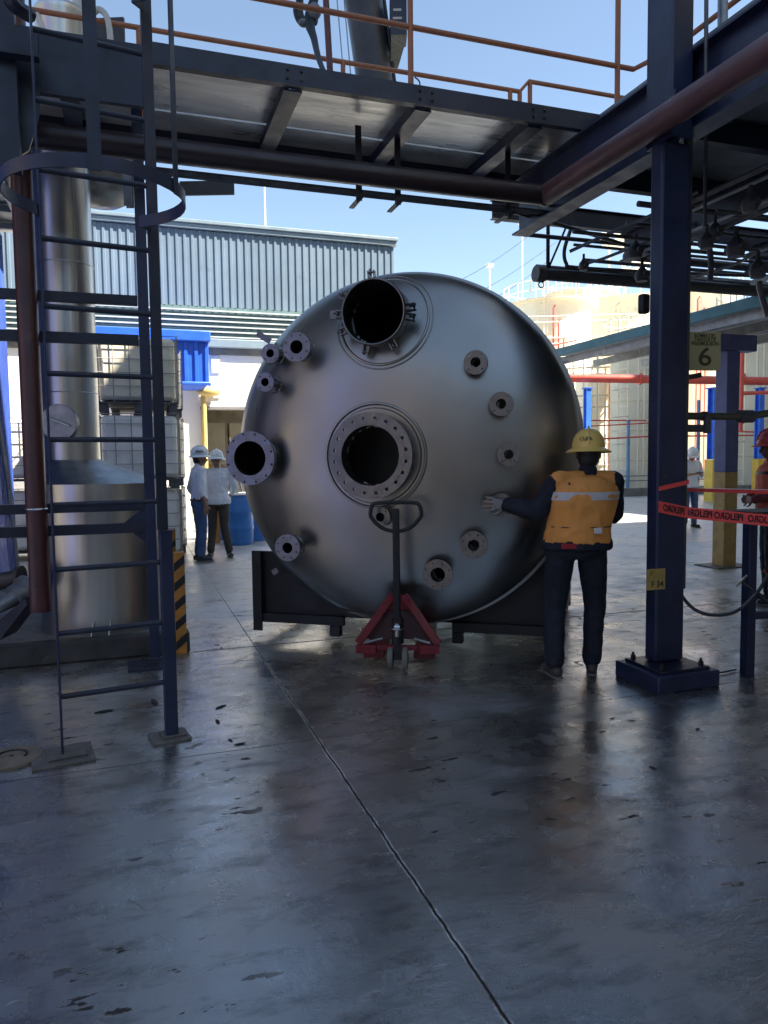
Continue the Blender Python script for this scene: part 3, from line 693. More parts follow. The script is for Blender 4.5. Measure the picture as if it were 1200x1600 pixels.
# bits of debris by the post
m_ = MB(); rr = random.Random(5); P = [at_z(1070, 1040, .02), at_z(1085, 1047, .01), at_z(1105, 1050, .012), at_z(1125, 1051, .012), at_z(1150, 1046, .012)]
m_.tube(bez(P, 6), .006, n=6); m_.build('cord', rubber, label='frayed dark cord on the floor between column and slim post', cat='cord')

# ------------------------------------------------------------------ walkway bridge
ZB = 4.20; YN, YF = 5.32, 6.62
bxl, bxr = at_y(225, 110, YN).x, 3.95
t = empty('walkway_bridge', (1.5, 6, ZB), 'navy steel walkway bridge crossing overhead with plated underside', 'walkway')
m_ = MB(); zt = ZB+.14
m_.bx(bxl, bxr, YN, YN+.012, ZB, zt); m_.bx(bxl, bxr, YN+.013, YN+.06, ZB, ZB+.012); m_.bx(bxl, bxr, YN+.013, YN+.06, zt-.012, zt); m_.build('near_channel', darknavy, t)
m_ = MB(); m_.bx(-1.8, bxr, YF-.06, YF, ZB-.12, zt); m_.build('far_channel', darknavy, t, bevel=.003)
deck_m = mat('worn_glossy_deck', (.66,.64,.60), .36, metal=.45, bump=.004, bscale=6, stretch=(.6,3,1), var=.45, vscale=1.6, rvar=.14, col2=(.02,.025,.045), c2amt=.6, c2scale=1.4, c2sharp=.1, spec=.7)
deck_m.node_tree.nodes['Principled BSDF'].inputs['IOR'].default_value = 2.3
edges = [ -2.0, bxl+.02]
xs_ = [at_y(px, 200, YN+.5).x for px in (440, 630, 795)]
cuts = [-1.8] + [bxl] + xs_ + [bxr]
for a, b_ in zip(cuts, cuts[1:]):
    MB().bx(a+.03, b_-.03, YN+.065, YF-.42, ZB+.10, ZB+.115).build('deck_plate', deck_m, t)
    MB().bx(a+.03, b_-.03, YF-.40, YF-.062, ZB+.095, ZB+.11).build('deck_plate', deck_m, t)
for x in xs_+[bxl-.5]:
    m_ = MB(); m_.bx(x-.05, x-.03, YN+.062, YF-.062, ZB-.0, ZB+.092); m_.bx(x+.03, x+.05, YN+.062, YF-.062, ZB, ZB+.092); m_.bx(x-.065, x+.065, YN+.062, YF-.062, ZB-.014, ZB-.001); m_.build('cross_joist', navy, t)
MB().bx(-2.4, bxl-.004, YN-.02, YN+.02, 3.90, 4.30).build('near_girder', darknavy, t, bevel=.004)
# hangers and conduits along the far side of the bridge
hx = [at_y(px, 280, 6.0).x for px in (555, 615, 785)]
m_ = MB()
for x in hx: MB().bar((x, 5.9, ZB+.05), (x, 5.9, 3.66), .05, .012, up=Vector((0,1,0))).build('pipe_hanger', black, t)
for x in [a_+o_ for a_ in xs_ for o_ in (-.05, .05)]:
    for z in (ZB+.04, ZB+.10): MB().cyl((x, YN-.012, z), (x, YN, z), .011, n=6).build('bolt', black, t)
# guard rails
def rail(name, lab, top_pts, mid, posts, z0, r=.021):
    t = empty(name, (top_pts[0]), lab, 'railing'); t.location.z = z0
    MB().tube(top_pts, r, n=10).build('top_rail', orange, t)
    if mid: MB().tube(mid, r, n=10).build('mid_rail', orange, t)
    for p in posts: MB().cyl((p[0], p[1], z0), (p[0], p[1], p[2]), r*1.05, n=10).build('post', orange, t)
zr = zt
yn = YN+.03
xk = at_y(990, 108, yn).x; zm1 = at_y(640, 42, yn).z
rail('guard_railing', 'orange guard railing along the near edge of the walkway bridge', [(-1.8, yn, zr+1.08), (xk, yn, zr+1.08), (xk+.1, yn-1.0, zr+1.08), (xk+.1, -2, zr+1.08)], [(-1.8, yn, zm1), (xk, yn, zm1), (xk+.1, yn-.35, zm1), (xk+.1, -2, zm1)],
     [(at_y(642, 140, yn).x, yn, zr+1.08), (at_y(964, 190, yn).x, yn, zr+1.08), (at_y(225, 60, yn).x, yn, zr+1.08)], zr)
yf = YF-.03
def fz(px, py): return at_y(px, py, yf)
top = [fz(-60, 0), fz(57, 12), fz(222, 40), fz(400, 73), fz(613, 112), fz(812, 149), fz(826, 134), fz(1013, 164), fz(1060, 172)]
ztop = sum(p.z for p in top[1:6])/5
tp = [Vector((p.x, yf, ztop)) for p in top[:6]] + [Vector((top[6].x, yf, ztop+.11)), Vector((top[7].x, yf, ztop+.11)), Vector((top[8].x, yf, ztop+.11))]
rail('guard_railing', 'orange guard railing along the far edge of the walkway bridge', tp, [Vector((fz(480,120).x, yf, ztop-.22)), Vector((fz(613,140).x, yf, ztop-.22))],
     [(fz(217, 60).x, yf, ztop), (fz(536, 110).x, yf, ztop), (fz(797, 150).x, yf, ztop), (fz(812, 150).x, yf, ztop), (fz(828, 140).x, yf, ztop+.11), (fz(1011, 170).x, yf, ztop+.11)], zr)

# maroon/brown main pipe: along the right beam then under the bridge
PZ = 3.70; px0 = at_z(1030, 190, PZ).x; yj = at_z(850, 305, PZ).y
t = empty('overhead_main_pipe', (px0, 5, PZ), 'fat brown overhead pipe coming from the right and turning along the bridge', 'pipe')
MB().cyl((px0, -4, PZ), (px0, yj+.02, PZ), .083, n=24).build('near_run', rustbrown, t)
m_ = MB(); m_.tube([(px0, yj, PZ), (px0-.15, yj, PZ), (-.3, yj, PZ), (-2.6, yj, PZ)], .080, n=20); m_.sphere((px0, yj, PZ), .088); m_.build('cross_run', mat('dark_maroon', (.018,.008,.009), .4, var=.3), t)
m_ = MB()
for z, y, r in ((3.77, 5.84, .014), (3.735, 5.92, .022), (3.755, 6.05, .014)): m_.tube([(-2.2, y, z), (px0+.5, y, z), ], r, n=8)
m_.build('conduit_bundle', conduit_m, label='bundle of thin dark conduits hung under the walkway bridge', cat='conduit')
m_ = MB()
for x in hx: m_.bx(x-.02, x+.02, 5.80, 6.12, 3.665, 3.677); m_.prism([(x-.05, 5.80, 3.665), (x+.02, 5.80, 3.665), (x-.05, 5.80, 3.60)], (0, .006, 0))
m_.build('conduit_bracket', black, label='small angle brackets under the conduit bundle of the bridge', cat='bracket', kind='stuff')

# right platform: deep beam, joists, deck
t = empty('right_platform', (5.5, 3, 3.7), 'navy steel platform overhead at the right with deep girder and joists', 'platform')
gx = colx+.13
m_ = MB(); m_.ibeam((gx, -4, 3.93), (gx, 6.45, 3.93), .17, .50, .016); m_.build('edge_girder', navy, t)
m_ = MB(); m_.bx(gx+.1, 9.5, -4, 6.5, 4.30, 4.34); m_.build('deck_plate', greysheet, t)
for k, y in enumerate((.6, 1.7, 2.8, 3.9, 5.0, 6.1, 7.2)):
    m_ = MB(); m_.ibeam((gx+.09, y, 4.18), (9.5, y, 4.18), .09, .20, .01); m_.build('joist', darknavy, t)
for x in (5.4, 7.2):
    m_ = MB(); m_.ibeam((x, -4, 3.92), (x, 7.25, 3.92), .14, .30, .014); m_.build('inner_girder', darknavy, t)
# stepped pipe runs beneath the platform, far side
zf = 3.55
def upipe(name, lab, pts, r, m=conduit_m, n=10, **kw):
    return MB().tube(pts, r, n=n).build(name, m, label=lab, cat='pipe', **kw)
fp = at_y(843, 428, 6.95)
t = empty('dark_header_pipe', (fp.x, 6.95, fp.z), 'fat dark header pipe with blanked end below the right platform', 'pipe')
m_ = MB(); m_.cyl((fp.x, 6.95, fp.z), (11.5, 6.95, fp.z), .062, n=20); m_.build('pipe_run', mat('dark_grey_pipe', (.045,.045,.048), .45, var=.3), t)
m_ = MB(); m_.cyl((fp.x-.05, 6.95, fp.z), (fp.x+.05, 6.95, fp.z), .085, n=16); m_.build('end_flange', conduit_m, t)
m_ = MB(); m_.cyl((fp.x+.1, 6.95, fp.z), (fp.x+.1, 6.95, 4.25), .02, n=8); m_.cyl((fp.x+.1, 6.95, fp.z+.05), (fp.x+.42, 6.95, 4.2), .012, n=8); m_.torus((fp.x+.02, 6.95, fp.z-.11), Vector((0,1,0)), .03, .007, n=14, m=6); m_.cyl((fp.x+.02, 6.95, fp.z), (fp.x+.02, 6.95, fp.z-.08), .007, n=6); m_.build('hanger_bracket', black, t)
GRP = 'thin pipes running crosswise under the right platform'
for i, (y, z, r) in enumerate(((6.8, 3.82, .022), (6.6, 3.70, .015), (6.3, 3.86, .02), (6.0, 3.62, .018), (5.6, 3.78, .026), (5.1, 3.6, .016), (7.2, 3.62, .03), (7.4, 3.8, .022), (7.6, 3.95, .05), (7.9, 3.75, .03), (8.1, 3.9, .04))):
    upipe('cross_pipe', 'thin dark pipe running crosswise under the right platform', [(gx+.3+(i%3)*.4+max(0, y-7)*1.6, y, z), (11.5, y, z)], r, group=GRP)
GRP = 'thin pipes running lengthwise under the right platform'
for i, (x, z, r) in enumerate(((4.3, 3.58, .02), (4.55, 3.62, .014), (4.9, 3.52, .022), (5.15, 3.7, .016), (5.6, 3.5, .025), (5.75, 3.5, .012), (6.1, 3.62, .02), (6.7, 3.5, .03), (7.0, 3.6, .015))):
    upipe('long_pipe', 'thin grey pipe running lengthwise under the right platform', [(x, -3, z), (x, 5.2+(i%4)*.5, z)], r, m=[conduit_m, galv][i % 2], group=GRP)
# pixel-traced pipes left of the column
zz = 3.6
for lab, P, r in (('dark pipe sloping from the bridge corner down to a hanging valve', [at_y(800, 330, 6.2), at_y(905, 360, 6.5), at_y(985, 385, 6.7), at_y(1060, 398, 6.8)], .02),
                  ('grey pipe rising right from an elbow behind the navy column', [at_y(890, 393, 6.5), at_y(940, 370, 6.3), at_y(1010, 340, 6.0), at_y(1090, 300, 5.7)], .017),
                  ('dark bent pipe hooking back above the header pipe', bez([at_y(893, 355, 6.9), at_y(882, 390, 6.9), at_y(885, 412, 6.9), at_y(900, 418, 6.9), at_y(1020, 425, 6.9), at_y(1210, 432, 6.9)], 6), .02),
                  ('grey pipe running up right under the platform past the round valve', [at_y(905, 415, 6.8), at_y(940, 405, 6.7), at_y(1010, 378, 6.4), at_y(1120, 335, 6.0)], .016),
                  ('pale cable sagging right of the navy column below the platform', bez([at_y(1068, 440, 6.2), at_y(1110, 425, 6.1), at_y(1150, 412, 6.0), at_y(1200, 385, 5.9)], 6), .016),
                  ('thin vertical rod hanging from the platform right of the column', [at_y(1103, 200, 4.7), at_y(1101, 355, 4.7)], .014)):
    upipe('service_pipe', lab, P, r, m=galv if 'pale' in lab or 'grey' in lab else conduit_m)
def valve(p, s, lab):
    t = empty('round_valve', (p.x, p.y, p.z), lab, 'valve')
    m_ = MB(); m_.lathe([(.01, -.06*s), (.05*s, -.055*s), (.06*s, -.01*s), (.055*s, .03*s), (.03*s, .06*s), (.015*s, .08*s), (.015*s, .14*s)], p, n=20); m_.build('valve_body', mat('dusty_valve', (.05,.05,.055), .5, var=.3), t)
    m_ = MB(); m_.cyl(p+Vector((0,-.075*s,0)), p+Vector((0,.075*s,0)), .03*s, n=12); m_.build('nozzle_stub', conduit_m, t)
for px, py, d, s_, lab in ((993, 393, 7.3, 1.2, 'round dark valve on the sloping pipe left of the navy column'), (1003, 430, 7.4, 1.1, 'round valve resting on the header pipe left of the navy column'), (1104, 378, 6.2, 1.0, 'round valve hanging just right of the navy column'),
                           (1117, 362, 6.4, 1.0, 'round pale-rimmed valve second from the column under the platform'), (1150, 388, 6.3, 1.3, 'largest round valve hanging under the platform at the right'), (1184, 422, 6.6, 1.2, 'lowest round valve near the right edge'), (1172, 320, 5.4, 1.0, 'high round valve under the platform near the right edge'), (912, 415, 7.3, .8, 'small valve at the pipe elbow left of the column')):
    valve(at_d(px, py, d), s_, lab)
for px, yy, y1, d, lab in ((1109, 390, 440, 6.7, 'short dark vertical pipe stub just right of the column'), (1186, 440, 470, 6.7, 'curved black hose end hanging at the right edge')):
    P = [at_d(px, yy, d), at_d(px+2, (yy+y1)/2, d), at_d(px+(14 if px > 1150 else 0), y1+25 if px > 1150 else y1, d)]
    upipe('pipe_stub', lab, bez(P, 6), .026)
# things above the platform at upper right
p0 = at_d(1130, 140, 5.0)
t = empty('grey_standpipe', (p0.x, p0.y, 4.35), 'grey standpipe with elbow rising above the right platform', 'pipe')
m_ = MB(); a, b_, c_ = at_d(1130, -60, 5.0), at_d(1129, 90, 5.0), at_d(1165, 100, 4.9)
m_.tube([at_d(1130, -80, 5.0), at_d(1129, 60, 5.0), at_d(1129, 130, 5.0)], .033, n=14); m_.tube(bez([at_d(1129, 60, 5.0), at_d(1140, 78, 4.98), at_d(1165, 82, 4.95)], 5), .025, n=12); m_.build('pipe_run', galv, t)
t = empty('insulated_pipe', tuple(at_d(1190, 60, 4.6)), 'black wrapped pipe bending down at the upper right corner', 'pipe')
m_ = MB(); m_.tube(bez([at_d(1194, -60, 4.6), at_d(1192, 20, 4.6), at_d(1188, 60, 4.6), at_d(1165, 90, 4.6), at_d(1120, 125, 4.7), at_d(1080, 148, 4.8)], 8), .034, n=12); m_.build('pipe_run', mat('black_wrap', (.03,.03,.035), .5, bump=.004, bscale=25), t)
m_ = MB()
for yy in (15, 30, 50): p = at_d(1192, yy, 4.6); m_.cyl(p-UP*.012, p+UP*.012, .046, n=14)
m_.build('band', conduit_m, t)
pt = at_d(1158, 40, 4.9)
t = empty('pressure_transmitter', tuple(pt), 'silver pressure transmitter with round dial at the upper right', 'instrument')
m_ = MB(); m_.cyl(pt+RGT*-.02-FWD*.03, pt+RGT*-.02+FWD*.03, .034, n=18); m_.box(pt+RGT*.03, (.04,.05,.06)); m_.cyl(pt+RGT*.01-UP*.03, pt+RGT*.01-UP*.10, .016, n=10); m_.cyl(pt+RGT*.01-UP*.10, pt+RGT*.01-UP*.19, .006, n=8); m_.build('head_and_stem', galv, t)
m_ = MB(); m_.cyl(pt-UP*.085-RGT*.03, pt-UP*.07+RGT*.07, .006, n=6); m_.box(pt-UP*.08, (.06,.03,.03)); m_.build('valve_manifold', galv, t)
m_ = MB(); m_.tube(bez([pt+RGT*.03+UP*.03, pt+RGT*.05+UP*.09, pt+RGT*.12+UP*.11], 6), .013, n=8); m_.build('cable_gland', cream_hose, t)
upipe('vertical_conduit', 'thin dark vertical conduit rising above the platform right of the column', [at_d(1104, -60, 4.6), at_d(1103, 130, 4.7)], .013)
m_ = MB(); rr = random.Random(8); cc = at_d(1066, 158, 4.72)
for i in range(14):
    P = [cc+Vector((rr.uniform(-.10,.06), rr.uniform(-.06,.06), rr.uniform(-.06,.05))) for _ in range(4)]; m_.tube(bez(P, 5), .003, n=4)
m_.build('wire_tangle', galv, label='tangle of loose grey wire on the brown pipe at the column', cat='wire')
upipe('slanting_cable', 'thick grey cable slanting down the navy column above the pipe', [at_d(1063, -40, 4.85), at_d(1072, 60, 4.85), at_d(1078, 135, 4.85)], .014)

# ------------------------------------------------------------------ leaning boom pipe above the bridge
t = empty('boom_pipe', tuple(at_d(590, 150, 7.6)), 'thick dark leaning boom pipe rising above the walkway bridge', 'boom')
pa, pb = at_d(592, 175, 7.6), at_d(545, -170, 7.6); MB().cyl(pa, pb, .185, .205, n=32).build('boom_tube', pipeduct, t)
m_ = MB(); ax = (pb-pa).normalized(); m_.tube([pa+RGT*.2, pb+RGT*.22], .02, n=8); m_.build('side_line', hose_m, t)
bx_ = at_d(622, 32, 7.5)
t = empty('control_box', tuple(bx_), 'black control box with cream bracket fixed to the leaning boom', 'control box')
Mx = Matrix.Rotation(-YAW, 3, 'Z') @ Matrix.Rotation(R_(4), 3, 'X')
m_ = MB(); m_.box(bx_, (.17, .25, .40), M=Mx); m_.build('housing', mat('dark_box', (.02,.018,.035), .45), t, bevel=.01)
m_ = MB(); m_.prism([bx_-RGT*.075-UP*.21-FWD*.13, bx_+RGT*.085-UP*.21-FWD*.13, bx_+RGT*.0-UP*.38+FWD*.12, bx_-RGT*.08-UP*.42+FWD*.12], FWD*.02-UP*.01); m_.build('bracket', boxcream, t)
m_ = MB()
for dz_, ww in ((.10, .05), (.03, .08), (-.05, .09)): m_.box(bx_-FWD*.128+UP*dz_-RGT*.01, (ww, .004, .022), M=Mx)
m_.build('label_strip', mat('label_strip', (.5,.42,.36), .5), t)
m_ = MB(); m_.tube(bez([bx_+UP*.2, bx_+UP*.3+RGT*.03, bx_+UP*.5-RGT*.03], 5), .02, n=8); m_.build('hose_tail', hose_m, t)
rr = random.Random(11)
m_ = MB()
for k in range(5):
    P = [at_d(500+rr.uniform(-6,10), -40, 6.6), at_d(478+k*3, 25+rr.uniform(-8,8), 6.5), at_d(488+k*1.5, 62, 6.4), at_d(496+k, 92, 6.2), at_d(507+k*.7, 120, 6.0), at_d(514, 150, 5.9)]
    m_.tube(bez(P, 7), .014, n=7)
for k in range(6): m_.tube(bez([at_d(470+rr.uniform(-6,6), -10, 6.5), at_d(462+rr.uniform(-2,16), 20, 6.5), at_d(476+rr.uniform(-6,14), 38, 6.5), at_d(495, 20+rr.uniform(-15,8), 6.5)], 7), .016, n=6)
m_.build('hose_bundle', hose_m, label='bundle of black cables drooping beside the leaning boom', cat='hose')
p = at_d(474, 36, 6.5); m_ = MB(); m_.sphere(p, .045, sc=(1.1,.8,.8)); m_.sphere(p+RGT*.1+UP*.1, .06, sc=(1,.8,1.2)); m_.build('hose_coupling', mat('grey_coupling', (.14,.14,.15), .5, var=.4, vscale=20), label='grey coupling at the lower end of the cable bundle', cat='coupling')
upipe('leaning_rail_post', 'leaning reddish post beside the boom on the bridge', [at_d(507, -40, 5.75), at_d(517, 134, 5.85)], .026, m=mat('brown_post', (.14,.05,.05), .5))
upipe('blue_cable', 'thin purple cable curling by the bridge railing post', bez([at_d(648, 120, 5.9), at_d(656, 130, 5.9), at_d(654, 155, 5.9)], 6), .006, m=mat('purple_cable', (.03,.01,.15), .5))
for px in (524, 535): upipe('steel_rope', 'thin steel rope hanging left of the boom, %s of two' % ('left' if px == 524 else 'right'), [at_d(px, -30, 7.5), at_d(px+14, 130, 7.5)], .006, m=galv)

# ------------------------------------------------------------------ caged ladder
fl = ground(98, 1183); fr = ground(265, 1153)
fr = Vector((fr.x, fr.y, 0)); dv = (fr-fl).normalized(); nv = Vector((dv.y, -dv.x, 0))   # nv: towards the camera
if nv.dot(-fl) < 0: nv = -nv
mid = (fl+fr)/2
t = empty('caged_ladder', (mid.x, mid.y, 0), 'tall navy caged ladder standing at the left foreground', 'ladder')
LT = 4.9
m_ = MB(); m_.bar(fl, fl+UP*LT, .010, .065, up=nv); m_.build('rail', navy, t, bevel=.002)
m_ = MB(); m_.bar(fr+UP*1.18, fr+UP*LT, .055, .03, up=nv); m_.build('rail', darknavy, t, bevel=.002)
m_ = MB(); m_.bar(fr+dv*.012, fr+dv*.012+UP*1.175, .065, .065, up=nv); m_.bar(fr+dv*.012+UP*1.177-dv*.03, fr+dv*.012+UP*1.177+dv*.05, .08, .006); m_.build('foot_post', navy, t, bevel=.003)
for k in range(14):
    z = .325+.338*k; m_ = MB(); m_.cyl(fl+UP*z, fr+UP*z-dv*.02, .0145, n=10); m_.build('rung', darknavy, t)
hr = (fr-fl).length/2+.12
def hoop(z):
    m_ = MB(); rows = []; c = mid-dv*.05+nv*.38+UP*z
    P = []
    for i in range(33):
        a = R_(-52)+R_(284)*i/32; x = math.cos(a); y = math.sin(a); P.append(c+dv*(hr*1.02*x)+nv*(hr*1.02*y))
    P = [fr+UP*z]+P+[fl+UP*z]
    for i, p in enumerate(P):
        tdir = (P[min(i+1, len(P)-1)]-P[max(i-1, 0)]).normalized(); o_ = tdir.cross(UP)*.004
        rows.append([m_.V(p+o_+UP*.03), m_.V(p-o_+UP*.03), m_.V(p-o_-UP*.03), m_.V(p+o_-UP*.03)])
    for a, b_ in zip(rows, rows[1:]): m_.bridge(a, b_)
    m_._f(rows[0]); m_._f(rows[-1][::-1]); m_.build('cage_hoop', navy, t)
for z in (2.82, 3.95): hoop(z)
cc = mid-dv*.05+nv*.38
for px, wd in ((147, .055), (272, .04)):
    # strap where this line of sight crosses the front of the hoop
    r0 = ray(px, 275); best = None
    for i in range(721):
        a = 2*PI*i/720; p = cc+dv*(hr*1.02*math.cos(a))+nv*(hr*1.02*math.sin(a))
        if p.dot(nv) < cc.dot(nv)-.15: continue
        q = CM.transposed() @ (Vector((p.x, p.y, 2.85))-C0); u_ = 600+F*q.x/-q.z; e = abs(u_-px)+ (0 if (p-cc).dot(nv) > 0 else 3)
        if best is None or e < best[0]: best = (e, p, a)
    p = best[1]; out = (p-cc).normalized(); p = p+out*.008; p.z = 0
    m_ = MB(); m_.bar(p+UP*2.78, p+UP*LT, wd, .006, up=out); m_.build('cage_strap', darknavy, t)
for c, s_ in ((fl, .16), (fr, .11)):
    m_ = MB(); m_.box((c.x, c.y, .007), (s_*1.9, s_*1.7, .014), rz=math.atan2(dv.y, dv.x)); m_.box((c.x+.02, c.y+.01, .021), (s_*1.2, s_*1.1, .012), rz=math.atan2(dv.y, dv.x)); m_.build('base_plate', plate_m, t, bevel=.002)

# rear support column and frame beams
rc = ground(243, 1040)
t = empty('frame_column', (rc.x, rc.y, 0), 'navy frame column behind the ladder with four level beams', 'column')
MB().box((rc.x, rc.y, ZB/2+.02), (.075, .075, ZB-.1)).build('shaft', navy, t, bevel=.004)
MB().box((rc.x-.03, rc.y, .012), (.34, .26, .024)).build('base_plate', darknavy, t, bevel=.003)
for py, ht in ((474, .07), (534, .075), (790, .07), (824, .075)):
    z = at_d(243, py, 5.55).z; MB().bx(-1.9, rc.x-.04, rc.y-.03, rc.y+.03, z-ht/2, z+ht/2).build('beam', darknavy, t, bevel=.003)
m_ = MB(); m_.prism([(rc.x-.04, rc.y-.02, 1.22), (rc.x-.2, rc.y-.02, 1.1), (rc.x-.04, rc.y-.02, .95)], (0, .01, 0)); m_.build('gusset', navy, t)
# upper left dark frame
t = empty('left_frame', (-1.3, 5.3, 3.5), 'dark navy steel frame and gusset at the upper left corner', 'steel frame')
z1 = at_y(30, 65, 5.0).z
m_ = MB(); m_.bx(-2.2, at_y(60, 65, 5.0).x, 4.96, 5.04, z1-.09, z1+.07); m_.build('top_beam', darknavy, t)
q = at_y(14, 200, 5.1); m_ = MB(); m_.bx(q.x-.06, q.x+.06, 5.05, 5.15, at_y(14,268,5.1).z, 7); m_.build('hanger_column', darknavy, t)
q = at_y(35, 150, 5.2); m_ = MB(); m_.prism([at_y(0, 85, 5.2), at_y(60, 85, 5.2), at_y(62, 180, 5.2), at_y(45, 235, 5.2), at_y(0, 262, 5.2)], (0, .02, 0)); m_.build('gusset_plate', darknavy, t)
m_ = MB(); P = bez([at_y(5, -30, 4.6), at_y(20, 5, 4.6), at_y(48, 25, 4.7)], 6); m_.tube(P, .04, n=8); m_.build('bracket_arm', darknavy, t)

# vertical red drain pipe
rp = at_y(57, 800, rc.y-.12); zb_ = at_y(60, 955, rc.y-.12).z
t = empty('red_drain_pipe', (rp.x, rp.y, zb_), 'dark red vertical pipe ending open above the kerb at the left', 'pipe')
m_ = MB(); m_.lathe([(.066, zb_), (.072, zb_), (.072, zb_+.05), (.070, zb_+.055), (.070, 6.5), (.064, 6.5), (.064, zb_)], (rp.x, rp.y, 0), n=24); m_.build('pipe_run', maroon, t)
m_ = MB(); zc = at_y(60, 795, rc.y-.12).z; m_.torus((rp.x, rp.y, zc), UP, .073, .006, n=24, m=6); m_.build('clamp', chrome, t)

# ------------------------------------------------------------------ kerb platform, scrubber, pump
k0, k1 = ground(0, 1048), ground(297, 1018)
ky = (k0.y+k1.y)/2; kx = k1.x
t = empty('equipment_plinth', (kx-3, ky+1, 0), 'low concrete plinth with dark stained edge under the steel scrubber', 'plinth')
MB().bx(kx-8, kx, ky, ky+.14, 0, .17).build('kerb', mat('stained_kerb', (.045,.043,.040), .65, bump=.006, bscale=14, var=.5, vscale=4, col2=(.14,.135,.12), c2amt=.6, c2scale=5), t, bevel=.015)
MB().bx(kx-8, kx-.02, ky+.145, 9.8, 0, .14).build('slab', concrete, t, bevel=.01)
sc = at_d(130, 985, 6.05); scc = Vector((sc.x, sc.y, 0)) + FWD*.5; SR = 92*6.55/F
t = empty('steel_scrubber', (scc.x, scc.y, .14), 'round stainless scrubber with cone top and tall stack behind the ladder', 'scrubber')
def dz_at(px, py): return at_d(px, py, 6.4).z
zs = dz_at(130, 757); zc = dz_at(115, 722); sr = 42*6.4/F
shx = at_d(113, 700, 6.55)
m_ = MB(); m_.lathe([(SR, .14), (SR, zs), (SR*1.015, zs), (SR*1.015, zs+.012)], scc, n=64); m_.build('drum', ss, t)
m_ = MB(); d0 = Vector((scc.x, scc.y, zs+.012)); d1 = Vector((shx.x, shx.y, zc+.02)); rings = []
for k in range(7):
    f = k/6; rings.append(m_.ring_pts(d0.lerp(d1, f), Vector((1,0,0)), Vector((0,1,0)), SR*1.0*(1-f)**1.0+sr*f, 64))
for a, b_ in zip(rings, rings[1:]): m_.bridge(a, b_)
m_.build('cone_top', mat('dull_galvanised_cone', (.30,.31,.32), .4, metal=1, bump=.004, bscale=10, var=.3, vscale=5), t)
m_ = MB(); top_z = at_d(100, 270, 6.5).z
m_.lathe([(sr, zc+.01), (sr*.99, top_z), (sr*.98, 5.1)], (shx.x, shx.y, 0), n=48); m_.build('stack', ss, t)
m_ = MB()
for zz_ in (zc+.6, zc+1.7): m_.torus((shx.x, shx.y, zz_), UP, sr, .004, n=48, m=5)
m_.cyl((shx.x+.10, shx.y-sr+.02, zc+.2), (shx.x+.10, shx.y-sr+.02, 4), .004, n=5); m_.build('weld_seam', ss, t)
hp = at_d(112, 660, 6.28)
t_h = MB(); hd = Vector((.1, -1, 0)).normalized(); hp = Vector((shx.x, shx.y, hp.z))+(-FWD*1.0+RGT*.04)*(sr-.02); t_h.cyl(hp, hp-FWD*.07, .155, n=32); hatch = t_h.build('hatch', galv, t, bevel=.004)
m_ = MB(); m_.cyl(hp-FWD*.085+UP*.05-RGT*.10, hp-FWD*.085-UP*.03+RGT*.10, .007, n=8); m_.build('handle', chrome, hatch)
for dx_ in (-.06, .08):
    b0 = scc-FWD*(SR+.0)+RGT*(.16+dx_); m_ = MB(); m_.bar(Vector((b0.x, b0.y, .15))-FWD*.06, Vector((b0.x, b0.y, .26)), .008, .03); m_.build('foot_gusset', ss, t)
# upper vessel, tank bowl and hoses
vt = at_d(95, 25, 6.9); vr = 38*6.9/F
t = empty('overhead_vessel', (vt.x, vt.y, 4.4), 'upright steel vessel top seen above the bridge at upper left', 'vessel')
m_ = MB(); m_.lathe([(vr, 4.4), (vr, vt.z-.05), (vr*1.04, vt.z-.03), (vr*1.04, vt.z+.01), (vr*.9, vt.z+.05), (.01, vt.z+.12)], (vt.x, vt.y, 0), n=40); m_.build('shell', ss, t)
m_ = MB(); m_.cyl((vt.x+.2, vt.y, vt.z), (vt.x+.2, vt.y, vt.z+1), .10, n=16); m_.build('neck', cream_hose, t)
bw = at_d(158, 300, 6.9); br = 58*6.9/F
t = empty('hanging_bowl', (bw.x, bw.y, bw.z-.1), 'round steel bowl bottom hanging under the bridge right of the stack', 'vessel')
m_ = MB(); m_.lathe([(.01, bw.z-.13), (br*.5, bw.z-.11), (br*.85, bw.z-.04), (br, bw.z+.04), (br, 4.9)], (bw.x, bw.y, 0), n=48); m_.build('bowl', mat('cream_steel_bowl', (.42,.40,.33), .35, metal=.6, var=.15), t)
m_ = MB(); q = at_d(201, 300, 6.6); m_.ibeam(q-UP*.13, q+UP*.5, .07, .07, .006, up=FWD); m_.build('bracket', galv, t)
m_ = MB(); q = at_d(140, 104, 6.9); m_.lathe([(.36, 4.5), (.36, q.z-.08), (.30, q.z), (.12, q.z+.06), (.01, q.z+.07)], (q.x, q.y, 0), n=32); m_.build('drum', bluewall, label='blue drum lid poking above the bridge at upper left', cat='drum')
upipe('cream_hose', 'cream hose arching over the bridge beside the cage strap', bez([at_d(160, 100, 5.9), at_d(172, 70, 5.9), at_d(168, 30, 5.9), at_d(156, 15, 5.9), at_d(146, 20, 5.9)], 7), .024, m=cream_hose)
upipe('ribbed_hose', 'ribbed pale hose slanting down behind the ladder top', bez([at_d(58, 22, 5.8), at_d(72, 55, 5.8), at_d(90, 78, 5.85), at_d(112, 95, 5.9)], 7), .024, m=cream_hose)
for a, b_, d, lab in (((147, 30), (195, 68), 6.5, 'dark flat board behind the far railing at upper left'), ((281, 284), (366, 304), 7.4, 'dark flat board hanging below the bridge left of centre')):
    p, q = at_d(*a, d), at_d(*b_, d); m_ = MB(); m_.bar(Vector((p.x, p.y, (p.z+q.z)/2)), Vector((q.x, q.y, (p.z+q.z)/2)), .03, abs(p.z-q.z)); m_.build('board', mat('dark_board', (.05,.045,.045), .6), label=lab, cat='board')
